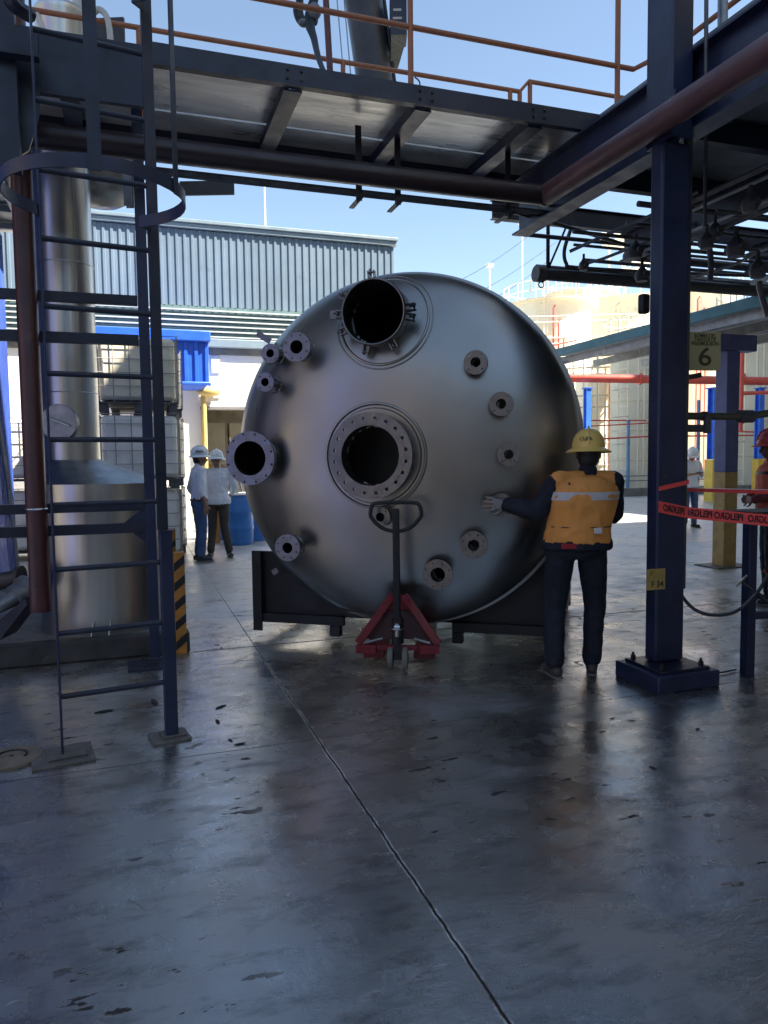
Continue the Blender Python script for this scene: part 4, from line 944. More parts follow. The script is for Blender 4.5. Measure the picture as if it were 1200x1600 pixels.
# grey duct left of the stack
q = at_d(62, 500, 6.9); MB().cyl((q.x, q.y, .15), (q.x, q.y, 5), .09, n=20).build('grey_duct', galv, label='slim grey duct between the red pipe and the stack', cat='duct')
# pump at the left edge
pp = at_d(15, 950, 5.6)
t = empty('pump', (pp.x, pp.y, 0), 'grey pump with flanged dark inlet pipe at the left edge', 'pump')
m_ = MB(); a = at_d(-40, 915, 5.9); b_ = at_d(34, 903, 5.9); m_.cyl(a, b_, .07, n=20); m_.cyl(b_-RGT*.03, b_, .10, n=20); m_.build('inlet_pipe', pipeduct, t)
a = at_d(-30, 965, 5.4); b_ = at_d(22, 935, 5.6); m_ = MB(); ax = (b_-a).normalized()
m_.cyl(a, b_, .03, .06, n=20); m_.cyl(b_, b_+ax*.08, .10, n=20); m_.cyl(b_+ax*.08, b_+ax*.14, .125, n=24); m_.build('casing', galv, t)
m_ = MB(); m_.prism([at_d(-20, 985, 5.5), at_d(40, 935, 5.5), at_d(42, 945, 5.5), at_d(0, 1000, 5.5)], FWD*.25); m_.build('base_frame', darknavy, t)
upipe('steel_pole', 'slim steel pole leaning by the blue wall at the left edge', [at_d(-6, 640, 6.6), at_d(12, 750, 6.6), at_d(30, 905, 6.6)], .018, m=galv)
tp_ = ground(15, 880); m_ = MB(); m_.bx(-2.2, -1.49, 7.2, 10, .2, 1.5)
for v in m_.b.verts: v.co += Vector((noise.noise(v.co*3)*.1, 0, 0))
m_.build('blue_tarp', mat('blue_tarp', (.02,.07,.36), .5, bump=.03, bscale=5, var=.3), label='crumpled blue tarpaulin against the blue shed wall', cat='tarpaulin')

# hazard-striped posts
def hazard(c, w_, h, lab):
    t = empty('hazard_post', (c.x, c.y, 0), lab, 'bollard')
    MB().box((c.x, c.y, h/2), (w_, w_*.7, h)).build('post', hazardo, t, bevel=.003)
    m_ = MB(); k = 0; z = .03
    while z < h-.12:
        y = c.y-w_*.35-.0012; x = c.x-w_/2
        m_.prism([(x, y, z), (x+w_, y, z+.07), (x+w_, y, z+.14), (x, y, z+.07)], (0, .001, 0)); z += .16; k += 1
    m_.build('stripe', hazardb, t)
g1 = ground(284, 1020); hazard(Vector((g1.x, g1.y, 0)), .085, .83, 'tall black and orange striped post at the plinth corner')
g2 = ground(270, 928); hazard(Vector((g2.x, g2.y, 0)), .10, .78, 'farther black and orange striped post half hidden by the frame column')
# manhole cover
mc = ground(18, 1186); t = empty('manhole_cover', (mc.x, mc.y, 0), 'round concrete manhole cover at the lower left edge', 'manhole cover')
m_ = MB(); m_.lathe([(.155, .0), (.155, .012), (.148, .018), (.01, .018)], (mc.x, mc.y, 0), n=40); m_.build('disc', mat('tan_cover', (.17,.14,.10), .7, bump=.004, bscale=20, var=.3, vscale=8), t)
m_ = MB(); m_.torus((mc.x, mc.y, .02), UP, .075, .006, n=20, m=6, a0=0, a1=3.6); m_.build('lift_handle', black, t)
# small litter on the floor
lit = [(345,1105,.04), (340,1128,.03), (375,1163,.03), (346,1013,.02), (339,1008,.02), (360,1157,.02), (241,1097,.05), (163,1112,.05), (1020,1200,.02), (957,1078+45,.02), (1090,1140,.02)]
for i, (px, py, s_) in enumerate(lit):
    c = ground(px, py); m_ = MB(); m_.sphere((c.x, c.y, .004), s_*.8, n=7, m=4, sc=(1.6, .5, .12), M=Matrix.Rotation(random.uniform(0, 3), 3, 'Z')); m_.build('litter_scrap', rubber, label='small dark scrap lying on the concrete floor', cat='litter', group='dark scraps lying on the floor')

# ------------------------------------------------------------------ IBC totes
def make_tote(m):
    t = empty('ibc_tote', (0,0,0)); W, D, H = 1.15, 1.0, 1.14
    m_ = MB(); n = 9
    m_.bx(-W/2+.03, W/2-.03, -D/2+.03, D/2-.03, .17, H-.03); m_.build('bottle', m, t, local=True, bevel=.07)
    m_ = MB()
    for z in (.18, .38, .58, .78, .98, H-.01):
        for y in (-D/2, D/2): m_.cyl((-W/2, y, z), (W/2, y, z), .007, n=6)
        for x in (-W/2, W/2): m_.cyl((x, -D/2, z), (x, D/2, z), .009, n=6)
    for i in range(6):
        x = -W/2+W*i/5
        for y in (-D/2, D/2): m_.cyl((x, y, .14), (x, y, H), .007, n=6)
    for i in range(5):
        y = -D/2+D*i/4
        for x in (-W/2, W/2): m_.cyl((x, y, .14), (x, y, H), .007, n=6)
    m_.build('cage', mat('tote_cage_steel', (.30,.29,.28), .5, metal=.3), t, local=True)
    m_ = MB()
    for x in (-.5, 0, .5):
        for y in (-.42, 0, .42): m_.box((x, y, .06), (.12, .12, .12))
    m_.box((0,0,.135), (W, D, .025)); m_.build('pallet', mat('pallet_steel', (.11,.11,.11), .5, metal=.4), t, local=True)
    m_ = MB(); m_.cyl((0,0,H-.03), (0,0,H+.02), .08, n=16); m_.build('filler_cap', black, t, local=True)
    m_ = MB(); m_.cyl((.1,-D/2-.06,.26), (.1,-D/2+.05,.26), .045, n=12); m_.box((.1,-D/2-.05,.32), (.05,.04,.06)); m_.build('outlet_valve', galv, t, local=True)
    return t
ta = make_tote(ibc_m); tb = make_tote(ibc_w)
for r_ in (ta, tb): tag(r_, 'x', 'tote', 'caged tote tanks stacked by the works building')
base = at_d(219, 716, 11.6); base.z = 0
def put(src, p, z, lab, first=False, rz=0):
    if first: src.location = (p.x, p.y, z); src.rotation_euler = (0,0,rz); src['label'] = lab; return src
    return copy_thing(src, (p.x, p.y, z), lab, rz)
put(ta, base, 1.16*2, 'yellowed caged tote on top of the front stack, under the blue awning', True)
put(tb, base, 1.16, 'caged tote in the middle of the front stack behind the frame column', True)
put(tb, base, 0, 'caged tote at the bottom of the front stack behind the striped post')
b2 = base+Vector((.9, 2.0, 0)); b2 = base+FWD*1.35-RGT*.30
for k, w2 in enumerate(('bottom', 'middle', 'top')): put([tb, ta, ta][k], b2, 1.16*k, 'caged tote at the %s of the rear stack near the white shirted men' % w2)
b3 = at_d(55, 716, 12.3); b3.z = 0
for k, w2 in enumerate(('bottom', 'upper')): put(tb, b3, 1.16*k, 'white caged tote, %s of the pair behind the red drain pipe' % w2)
# blue barrels
def barrel(c, lab, src=None):
    t = empty('blue_barrel', (c.x, c.y, 0), lab, 'barrel', 'blue plastic barrels by the doorway')
    m_ = MB(); m_.lathe([(.01, 0), (.26, 0), (.285, .04), (.29, .28), (.30, .30), (.30, .33), (.29, .35), (.292, .58), (.30, .60), (.30, .63), (.29, .65), (.28, .84), (.25, .90), (.245, .93), (.235, .93), (.23, .89), (.01, .89)], (c.x, c.y, 0), n=32); m_.build('drum', barrel_m, t)
    m_ = MB(); m_.lathe([(.01, .935), (.24, .935), (.262, .93), (.262, .95), (.01, .955)], (c.x, c.y, 0), n=28); m_.build('lid', mat('white_lid', (.6,.62,.62), .5), t)
for px, d, lab in ((369, 13.9, 'blue barrel with white lid beside the man in grey trousers'), (392, 14.6, 'blue barrel mostly hidden behind the vessel rim'), (344, 14.8, 'blue barrel glimpsed behind the two men')):
    barrel(at_d(px, 716, d), lab)
c = at_d(334, 716, 14.2); MB().box((c.x, c.y, .45), (.16, .12, .9)).build('orange_stand', mat('orange_plastic', (.6,.25,.04), .5), label='orange upright stand behind the legs of the two men', cat='stand', bevel=.02)
c = at_d(352, 716, 16.6)
m_ = MB(); m_.cyl((c.x, c.y, 0), (c.x+.2, c.y, 1.5), .03, n=6); m_.cyl((c.x+.5, c.y, .2), (c.x+.1, c.y, 2.1), .025, n=6); m_.box((c.x+.5, c.y+.3, .7), (.6, .4, 1.4)); m_.build('doorway_machine', mat('dark_machine', (.05,.05,.05), .5), label='dark machine standing inside the doorway beyond the men', cat='machine')

# ------------------------------------------------------------------ THE VESSEL
TA = YAW+R_(16.0); AX = Vector((math.sin(TA), math.cos(TA), 0)); TR = Vector((math.cos(TA), -math.sin(TA), 0))
TC = at_d(627, 705, 6.0); TRAD = 1.41; BUL = .52
DEX = 2.5
def dish(r): return BUL*math.sqrt(max(0, 1-(r/TRAD)**DEX))
def tl(p): q = p-TC; return Vector((q.dot(TR), q.dot(AX), q.z))      # world -> vessel coordinates
def tw(x, y, z): return TC+TR*x+AX*y+UP*z
def on_plane(px, py, s):        # intersection of the sight line with vessel plane y=-s
    r = ray(px, py); k = (-s-(C0-TC).dot(AX))/r.dot(AX); return C0+r*k
tank = empty('steel_vessel', (TC.x, TC.y, 0), 'huge stainless steel process vessel lying on its side on black saddles', 'vessel')
NOZ = [ # px, py, outer radius px, bore px, standoff, bolts
 (578, 712, 68, 47, .13, 20, 'c'), (463, 542, 23, 10.5, .18, 8, ''), (422, 552, 15, 6.5, .16, 4, ''), (414, 597, 15, 6.5, .19, 4, ''), (390, 716, 42, 27, .19, 12, ''),
 (743, 566, 19, 8, .09, 4, ''), (783, 631, 19, 8, .09, 4, ''), (795, 710, 18, 7.5, .09, 4, ''), (783, 790, 19, 8, .09, 4, ''), (740, 852, 22, 9, .10, 8, ''), (684, 898, 24, 11.5, .10, 8, ''),
 (594, 808, 16, 7, .10, 4, ''), (449, 856, 21, 8.5, .18, 8, '')]
resolved = []
for px, py, ro, ri, so, nb, k in NOZ:
    s_ = .6
    for _ in range(8):
        p = on_plane(px, py, s_); q = tl(p); s_ = dish(min(math.hypot(q.x, q.z), TRAD*.985))+so
    d = (p-C0).dot(ray(600, 800)); sc_ = d/F
    resolved.append((q.x, q.z, s_, ro*sc_, ri*sc_, so, nb, k))
# manway
MS = .6
for _ in range(8):
    p = on_plane(583, 487, MS); q = tl(p); MS = dish(math.hypot(q.x, q.z))+.19
MX, MZ = q.x, q.z; MR = 50*(p-C0).dot(ray(600,800))/F
holes = [(x, z, ri) for x, z, s_, ro, ri, so, nb, k in resolved] + [(MX, MZ, MR*.97)]
# shell
b = bmesh.new(); NR, NA = 96, 240; prev = None; ctr = None; rows = []
for i in range(NR+1):
    th = (PI/2)*(i/NR); r = TRAD*math.sin(th); y = -dish(r)
    if i == 0: continue
    rows.append([b.verts.new((r*math.cos(2*PI*j/NA), y, r*math.sin(2*PI*j/NA))) for j in range(NA)])
def add_ring(r, y): rows.append([b.verts.new((r*math.cos(2*PI*j/NA), y, r*math.sin(2*PI*j/NA))) for j in range(NA)])
add_ring(TRAD, .05); add_ring(TRAD+.026, .054); add_ring(TRAD+.026, .12); add_ring(TRAD, .124)
for y in (.6, 1.2, 1.8, 2.4): add_ring(TRAD, y)
for i in range(1, 12): th = (PI/2)*i/12; add_ring(TRAD*math.cos(th), 2.4+.5*math.sin(th))
for a, b2_ in zip(rows, rows[1:]):
    for j in range(NA): b.faces.new((a[j], a[(j+1)%NA], b2_[(j+1)%NA], b2_[j]))
b.faces.new(rows[0]); b.faces.new(rows[-1][::-1])
kill = []
for f in b.faces:
    if f.calc_center_median().y > .02: continue
    for hx_, hz_, hr_ in holes:
        if all(math.hypot(v.co.x-hx_, v.co.z-hz_) < hr_+.012 for v in f.verts): kill.append(f); break
bmesh.ops.delete(b, geom=kill, context='FACES')
for v in b.verts:
    x, y, z = v.co; p = tw(x, y, z); v.co = p
vm = mat('vessel_stainless', (.35,.335,.31), .35, metal=1, var=.12, vscale=.8, rvar=.08, bump=.016, bscale=1.5)
for n_ in vm.node_tree.nodes:
    if n_.type == 'TEX_NOISE': n_.inputs['Detail'].default_value = 1.5
mb = MB(); mb.b.free(); mb.b = b; mb.build('shell', vm, tank)
# bolted-on flanges, necks, pads
for x, z, s_, ro, ri, so, nb, k in resolved:
    f0 = tw(x, -s_, z); th_ = .032 if ro > .15 else .018
    m_ = MB(); m_.flange(f0, AX, ro, ri, th_, nb, (ro*.86 if k == 'c' else (ro+ri)*.52+ro*.06), max(.007, ro*.045))
    base_y = -dish(min(math.hypot(x, z), TRAD*.98)); out_r = ri+.012
    edge_y = -dish(min(math.hypot(x, z)+out_r, TRAD*.995))+.03
    m_.lathe([(ri+.0005, -s_+th_*.5), (ri, edge_y)], tw(x, 0, z), AX, n=40); m_.lathe([(out_r, -s_+th_), (out_r, edge_y)], tw(x, 0, z), AX, n=40)
    nz_ = m_.build('nozzle', flange_m, tank)
    # reinforcing pad following the head
    pr = ri+.04 if k != 'c' else ro*1.13; pr0 = ri+.005; m_ = MB(); rows = []
    for rr_ in (pr0, (pr0+pr)/2, pr-.008, pr):
        lift = .012 if rr_ < pr else 0
        rows.append([m_.V(tw(x+rr_*math.cos(2*PI*j/40), -dish(min(TRAD*.995, math.hypot(x+rr_*math.cos(2*PI*j/40), z+rr_*math.sin(2*PI*j/40))))-lift-.002, z+rr_*math.sin(2*PI*j/40))) for j in range(40)])
    for a, b2_ in zip(rows, rows[1:]): m_.bridge(a, b2_)
    m_.build('pad', vm, nz_)
    if k == 'c':
        m_ = MB(); rr0 = ro*1.22
        P = [tw(x+rr0*math.cos(2*PI*j/64), -dish(math.hypot(x+rr0*math.cos(2*PI*j/64), z+rr0*math.sin(2*PI*j/64)))-.002, z+rr0*math.sin(2*PI*j/64)) for j in range(65)]
        m_.tube(P, .012, n=8, caps=False); m_.build('weld_bead', vm, nz_)
        m_ = MB(); m_.lathe([(ri+.045, -s_-.004), (ri+.002, -s_-.004), (ri+.002, -s_+.002)], tw(x, 0, z), AX, n=48); m_.build('gasket_face', flange_m, nz_)
# manway: neck, lip, clamps, pad
m_ = MB(); mo = tw(MX, 0, MZ); ey = -dish(min(TRAD*.99, math.hypot(MX, MZ)+MR))+.04
m_.lathe([(MR*.97, ey), (MR*.97, -MS), (MR*.985, -MS-.012), (MR*1.02, -MS-.014), (MR*1.05, -MS), (MR*1.05, -MS+.03), (MR*1.01, -MS+.035), (MR*1.01, ey)], mo, AX, n=80)
man = m_.build('manway', flange_m, tank)
m_ = MB()
for rr_, lift, rad in ((MR*1.46, .004, .010), (MR*1.60, .002, .006)):
    P = []
    for j in range(97):
        a = 2*PI*j/96; xx, zz_ = MX+.03+rr_*math.cos(a), MZ-.03+rr_*math.sin(a); h = math.hypot(xx, zz_)
        if h > TRAD*.97: xx *= TRAD*.97/h; zz_ *= TRAD*.97/h; h = TRAD*.97
        P.append(tw(xx, -dish(h)-lift, zz_))
    m_.tube(P, rad, n=8, caps=False)
m_.build('pad_rim', vm, man)
for a in (95, 150, 178, 205, 255, 300, 5, 350):
    ca, sa = math.cos(R_(a)), math.sin(R_(a)); m_ = MB()
    o_ = tw(MX+MR*1.10*ca, -MS+.055, MZ+MR*1.10*sa); rd = TR*ca+UP*sa; tg = AX.cross(rd)
    if a in (178,): m_.bar(o_-rd*.02+AX*.03, o_+rd*.10+AX*.03, .06, .05, up=AX)
    for s2 in (-1, 1): m_.bar(o_+tg*s2*.022-rd*.02, o_+tg*s2*.022+rd*.05, .008, .05, up=AX)
    m_.cyl(o_+rd*.04-tg*.03, o_+rd*.04+tg*.03, .008, n=8); m_.torus(o_+rd*.035-AX*.035, tg, .02, .005, n=12, m=5)
    m_.build('clamp_lug', black if a in (5, 350) else flange_m, man)
# lugs at the rim
def rim_lug(px, py, s_, dx, dz, L, nm='lifting_lug'):
    p = on_plane(px, py, s_); d = (TR*dx+UP*dz).normalized(); m_ = MB(); m_.bar(p-d*L/2, p+d*L/2, .05, .012, up=AX); m_.box(p+AX*.03, (.03,.04,.03)); m_.build(nm, flange_m, tank, bevel=.003)
rim_lug(412, 527, .1, -.8, .5, .14); rim_lug(789, 905, .05, .75, .6, .16); rim_lug(430, 893, .0, -.7, -.45, .06); rim_lug(790, 502, .1, .5, .8, .12)
# longitudinal highlights seams
m_ = MB(); P = [tw(TRAD*1.003*math.cos(a), .3+0*a, TRAD*1.003*math.sin(a)) for a in [2*PI*j/96 for j in range(97)]]; m_.tube(P, .006, n=6, caps=False)
P = [tw(TRAD*1.003*math.cos(a), 1.5, TRAD*1.003*math.sin(a)) for a in [2*PI*j/96 for j in range(97)]]; m_.tube(P, .006, n=6, caps=False); m_.build('girth_weld', vm, tank)
# saddles
zfl = lambda z: z-TC.z
for sy in (.14, 1.95):
    xl_, xr_ = tl(on_plane(400, 930, -.14)).x, 1.28
    zb0, ztl = .20, .76
    m_ = MB(); pl = []; N = 40
    lower = [(xl_+(xr_-xl_)*i/N, zfl(zb0)) for i in range(N+1)]
    upper = []
    for x_, _ in lower:
        h = -math.sqrt(max(0, (TRAD+.004)**2-min(abs(x_), TRAD)**2)); upper.append((x_, max(zfl(zb0)+.01, min(zfl(ztl), h))))
    va = [[m_.V(tw(x_, sy+dy, z_)) for x_, z_ in lower] for dy in (0, .02)]; vb = [[m_.V(tw(x_, sy+dy, z_)) for x_, z_ in upper] for dy in (0, .02)]
    for i in range(N):
        m_._f([va[0][i], va[0][i+1], vb[0][i+1], vb[0][i]]); m_._f([va[1][i+1], va[1][i], vb[1][i], vb[1][i+1]]); m_._f([vb[0][i], vb[0][i+1], vb[1][i+1], vb[1][i]]); m_._f([va[0][i+1], va[0][i], va[1][i], va[1][i+1]])
    sd_ = m_.build('saddle_plate', black, tank, smooth=False)
    def vb_(name, x0, x1, y0, y1, z0, z1):
        mm = MB(); M3 = Matrix((TR, AX, UP)).transposed(); mm.box(tw((x0+x1)/2, (y0+y1)/2, zfl((z0+z1)/2)), (x1-x0, y1-y0, z1-z0), M=M3); return mm.build(name, black, tank, bevel=.003)
    inl = tl(on_plane(540, 970, -.14)).x; inr = tl(on_plane(708, 985, -.14)).x
    vb_('skid_beam', xl_, inl, sy-.05, sy-.002, .135, .215); vb_('skid_beam', inr, xr_, sy-.05, sy-.002, .135, .215)
    vb_('skid_leg', xl_, xl_+.085, sy-.07, sy-.052, .06, ztl+.01) if sy < 1 else vb_('skid_leg', xl_, xl_+.085, sy-.07, sy-.052, .06, ztl)
    vb_('skid_leg', inl-.13, inl-.04, sy-.05, sy+.03, .04, .133); vb_('skid_leg', inr, inr+.085, sy-.05, sy+.03, .04, .133); vb_('skid_leg', xr_-.09, xr_, sy-.05, sy+.03, .04, .133)
    vb_('side_stiffener', xr_-.012, xr_, sy-.06, sy+.06, .216, ztl)
for xx in (xl_+.04, xr_-.04):
    vb_('skid_runner', xx-.04, xx+.04, .18, 1.88, .135, .215)

# ------------------------------------------------------------------ red pallet jack
jw = ground(622, 1046); JA = YAW+R_(5); JF = Vector((math.sin(JA), math.cos(JA), 0)); JR = Vector((math.cos(JA), -math.sin(JA), 0))
J = empty('pallet_jack', (jw.x, jw.y, 0), 'red hydraulic pallet jack with upright black loop handle under the vessel', 'pallet jack')
def jp(x, y, z): return Vector((jw.x, jw.y, 0))+JR*x+JF*y+UP*z
for s_ in (-1, 1):
    m_ = MB(); m_.cyl(jp(s_*.035, 0, .088), jp(s_*.075, 0, .088), .086, n=28); wl = m_.build('steer_wheel', mat('grey_urethane', (.16,.15,.12), .5), J, bevel=.008)
    m_ = MB(); m_.cyl(jp(s_*.079, 0, .088), jp(s_*.03, 0, .088), .035, n=16); m_.build('hub', black, wl)
m_ = MB(); m_.box(jp(0,0,.16), (.05,.07,.16), rz=-JA); m_.cyl(jp(0,0,.2), jp(0,0,.38), .045, n=16); m_.cyl(jp(0,-.05,.38), jp(0,.05,.38), .03, n=12); m_.build('pump_body', black, J)
m_ = MB(); m_.cyl(jp(-.02,-.06,.33), jp(.02,-.06,.33), .022, n=12); m_.cyl(jp(0,-.05,.26), jp(0,-.05,.36), .018, n=12); m_.torus(jp(0,0,.31), UP, .05, .006, n=18, m=6); m_.build('piston', chrome, J)
m_ = MB(); m_.bar(jp(0,-.03,.38), jp(0,-.06,1.20), .05, .04, up=JF); m_.build('handle_shaft', black, J, bevel=.008)
hc = jp(0,-.06,1.13); P = [hc+JR*a+UP*b_ for a, b_ in ((0,-.10), (.10,-.07), (.165,-.01), (.185,.03), (.17,.095), (.13,.112), (0,.115), (-.13,.112), (-.17,.095), (-.185,.03), (-.165,-.01), (-.10,-.07), (0,-.10))]
m_ = MB(); m_.tube(bez(P, 4), .0145, n=10); m_.build('loop_grip', rubber, J)
ap = .53
for s_ in (-1, 1):
    m_ = MB(); m_.bar(jp(s_*.045, .14, ap), jp(s_*.30, .02, .19), .06, .022, up=JF); m_.build('frame_arm', jackred, J, bevel=.004)
    m_ = MB(); m_.box(jp(s_*.235, .0, .155), (.15, .06, .06), rz=-JA); m_.build('corner_block', jackred, J, bevel=.004)
    m_ = MB(); m_.bx(-.08, .08, 0, 1.2, .055, .105)
    for v in m_.b.verts: x_, y_, z_ = v.co; v.co = jp(x_+s_*.19, y_+.1, z_)
    m_.build('fork', jackred, J, bevel=.006)
    m_ = MB(); m_.cyl(jp(s_*.12, .05, .22), jp(s_*.24, .0, .20), .010, n=8); m_.build('link_rod', galv, J)
m_ = MB(); m_.prism([jp(-.07,.16,ap), jp(.07,.16,ap), jp(.12,.15,ap-.11), jp(-.12,.15,ap-.11)], JF*.012); m_.build('apex_plate', jackred, J)
m_ = MB(); m_.bar(jp(-.155, .0, .165), jp(.155, .0, .165), .04, .035); m_.build('cross_bar', jackred, J, bevel=.003)
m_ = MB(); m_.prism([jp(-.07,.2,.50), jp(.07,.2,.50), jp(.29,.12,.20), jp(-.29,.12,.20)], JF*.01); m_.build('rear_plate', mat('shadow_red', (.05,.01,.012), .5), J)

# ------------------------------------------------------------------ PEOPLE
def remesh(mb, name, m, parent, voxel=.011, smooth=3, wr=0, wk=9, post=None, **kw):
    bmesh.ops.recalc_face_normals(mb.b, faces=mb.b.faces)
    me = bpy.data.meshes.new('tmp'); mb.b.to_mesh(me); mb.b.free()
    ob = bpy.data.objects.new('tmp', me); COL.objects.link(ob)
    r = ob.modifiers.new('r', 'REMESH'); r.mode = 'VOXEL'; r.voxel_size = voxel; r.adaptivity = 0
    if smooth: s_ = ob.modifiers.new('s', 'SMOOTH'); s_.factor = .5; s_.iterations = smooth
    dg = bpy.context.evaluated_depsgraph_get(); out = bpy.data.meshes.new_from_object(ob.evaluated_get(dg))
    bpy.data.objects.remove(ob); bpy.data.meshes.remove(me); out.name = name
    if wr:
        nn = [v.normal.copy() for v in out.vertices]
        for v, n_ in zip(out.vertices, nn):
            c = v.co; k = noise.noise(Vector((c.x*wk*1.2, c.y*wk*1.2, c.z*wk*.8)))+.55*noise.noise(Vector((c.x*wk*2.6+5, c.y*wk*2.6, c.z*wk*1.8)))
            k = (1-abs(k)*2.2)*.6
            v.co = c+n_*(wr*k)
    out.materials.clear(); out.materials.append(m)
    out.polygons.foreach_set('use_smooth', [True]*len(out.polygons))
    o = bpy.data.objects.new(name, out); COL.objects.link(o); o.parent = parent
    return tag(o, kw.get('label'))
def hand(mb, w, d, n, side, curl=.4, grow=0, spread=.012):
    """wrist w, direction d, palm normal n (towards palm side); side = +1 thumb along s"""
    d = Vector(d).normalized(); n = Vector(n); n = (n-d*n.dot(d)).normalized(); s = d.cross(n).normalized()*side
    g = grow
    for k in range(4):
        o = (k-1.5)*.019; mb.cap(w+d*.015+s*o*.6, w+d*.085+s*o, .017+g, .013+g, n=10)
    L = (.066, .075, .070, .055)
    for k in range(4):
        o = (1.5-k)*(.020+spread*.2); p = w+d*.088+s*o*1.0; dd = (d+s*(1.5-k)*spread*4).normalized()
        a = curl*(.7+.12*k); q = p+(dd*math.cos(a*.5)+n*math.sin(a*.5))*L[k]*.55; r_ = q+(dd*math.cos(a*1.4)+n*math.sin(a*1.4))*L[k]*.5
        mb.cap(p, q, .0095+g, .0088+g, n=8); mb.cap(q, r_, .0088+g, .0075+g, n=8)
    t0 = w+d*.03+s*.030; t1 = t0+(d*.6+s*.8+n*.2).normalized()*.042; t2 = t1+(d*.9+s*.35+n*.3).normalized()*.034
    mb.cap(t0, t1, .014+g, .011+g, n=8); mb.cap(t1, t2, .011+g, .0085+g, n=8)
def loft(mb, rings, n=24):
    """rings: (centre, side vector*rx, front vector*ry)"""
    rs = []
    for c, a, b_ in rings: rs.append([mb.V(Vector(c)+Vector(a)*math.cos(2*PI*i/n)+Vector(b_)*math.sin(2*PI*i/n)) for i in range(n)])
    for a, b_ in zip(rs, rs[1:]): mb.bridge(a, b_)
    mb._f(rs[0][::-1]); mb._f(rs[-1])
def person(label, loc, heading, J, outfit):
    """J in a local frame: x right, y forward, z up (metres); heading: bearing clockwise from +Y"""
    root = empty('person', (loc.x, loc.y, 0), label, 'person', rz=-heading)
    g = lambda k: Vector(J[k])
    hipc = (g('hipL')+g('hipR'))/2; shc = (g('shL')+g('shR'))/2
    lat_h = (g('hipR')-g('hipL')).normalized(); lat_s = (g('shR')-g('shL')).normalized(); up = (shc-hipc).normalized()
    def tor(f, rx, ry, grow=0, fy=0):
        lat = lat_h.lerp(lat_s, max(0, min(1, f))).normalized(); fr = up.cross(lat).normalized(); c = hipc.lerp(shc, f)+fr*fy
        return (c, lat*(rx+grow), fr*(ry+grow))
    prof = [(-.12,.10,.09), (0,.165,.115), (.12,.160,.112), (.30,.140,.100), (.55,.155,.112), (.80,.172,.118), (.95,.165,.100), (1.05,.11,.075), (1.10,.06,.055)]
    wd = J.get('width', 1); neck = g('neck'); head = g('head'); hf = Vector(J.get('face', (0,1,0))).normalized(); hs = hf.cross(UP).normalized(); hu = hs.cross(hf)
    HM = Matrix((hs, hf, hu)).transposed()
    mb = MB()
    loft(mb, [tor(f, rx*wd, ry*wd, -.012) for f, rx, ry in prof])
    mb.cap(neck, head-hu*.05, .056, .054)
    mb.sphere(head+hu*.02-hf*.008, 1, 20, 14, (.076,.096,.105), HM); mb.sphere(head-hu*.035+hf*.018, 1, 18, 12, (.062,.076,.085), HM); mb.sphere(head-hu*.092+hf*.05, 1, 12, 8, (.032,.03,.026), HM)
    mb.cap(head+hu*.0+hf*.088, head-hu*.04+hf*.108, .010, .016, 8); mb.cap(head+hu*.022+hf*.078-hs*.03, head+hu*.022+hf*.078+hs*.03, .012, .012, 8)
    mb.cap(head-hu*.07+hf*.085-hs*.016, head-hu*.07+hf*.085+hs*.016, .010, .010, 8)
    for s_ in (-1, 1): mb.sphere(head+hs*s_*.078-hu*.005-hf*.01, 1, 10, 8, (.010,.022,.034), HM)
    for s in 'LR':
        sh, el, wr = g('sh'+s), g('el'+s), g('wr'+s); hp, kn, an = g('hip'+s), g('kn'+s), g('an'+s)
        mb.cap(sh, el, .046, .036); mb.cap(el, wr, .036, .025); mb.cap(hp, kn, .078, .052); mb.cap(kn, an, .052, .036)
        toe = Vector(J.get('toe'+s, (0,1,0))).normalized(); mb.cap(an-UP*.035-toe*.02, an-UP*.045+toe*.13, .032, .026)
        hd = Vector(J.get('hd'+s, (0,0,-1))); hn = Vector(J.get('hn'+s, (1 if s == 'L' else -1, 0, 0)))
        hand(mb, wr, hd, hn, J.get('thumb'+s, 1 if s == 'R' else -1), J.get('curl'+s, .5))
    body = remesh(mb, 'body', outfit.get('skin', skin), root, .009, 2)
    # eyes and brows
    for s_ in (-1, 1):
        m_ = MB(); m_.sphere(head+hs*s_*.030+hf*.086+hu*.004, .011, 10, 8); m_.build('eye', eye_m, root, local=True)
    m_ = MB(); m_.sphere(head-hu*.070+hf*.094, 1, 10, 6, (.024,.006,.006), HM); m_.build('mouth', lip_m, root, local=True)
    m_ = MB(); m_.sphere(head+hu*.03-hf*.018, 1, 20, 12, (.083,.100,.098), HM); m_.sphere(head-hu*.03-hf*.035, 1, 16, 10, (.074,.070,.075), HM)
    remesh(m_, 'hair', hair, root, .01, 2)
    # trousers
    mb = MB(); loft(mb, [tor(f, rx*wd, ry*wd, .006) for f, rx, ry in ((-.14,.12,.10), (-.05,.16,.12), (.05,.168,.12), (.18,.155,.112))])
    for s in 'LR':
        hp, kn, an = g('hip'+s), g('kn'+s), g('an'+s)
        tw_ = outfit.get('leg', 1)
        mb.cap(hp-UP*.02, kn, .094*tw_, .068*tw_); mb.cap(kn, an+UP*.03, .067*tw_, .058*tw_)
    remesh(mb, 'trousers', outfit['trousers'], root, .010, 2, wr=.009, wk=8)
    # shirt
    mb = MB(); hem = outfit.get('hem', .08)
    loft(mb, [tor(f, rx*wd, ry*wd, .012+(.022 if hem < .05 and f < .2 else 0)) for f, rx, ry in [(hem,.162,.116)]+[p for p in prof if p[0] > hem+.05 and p[0] < 1.08]])
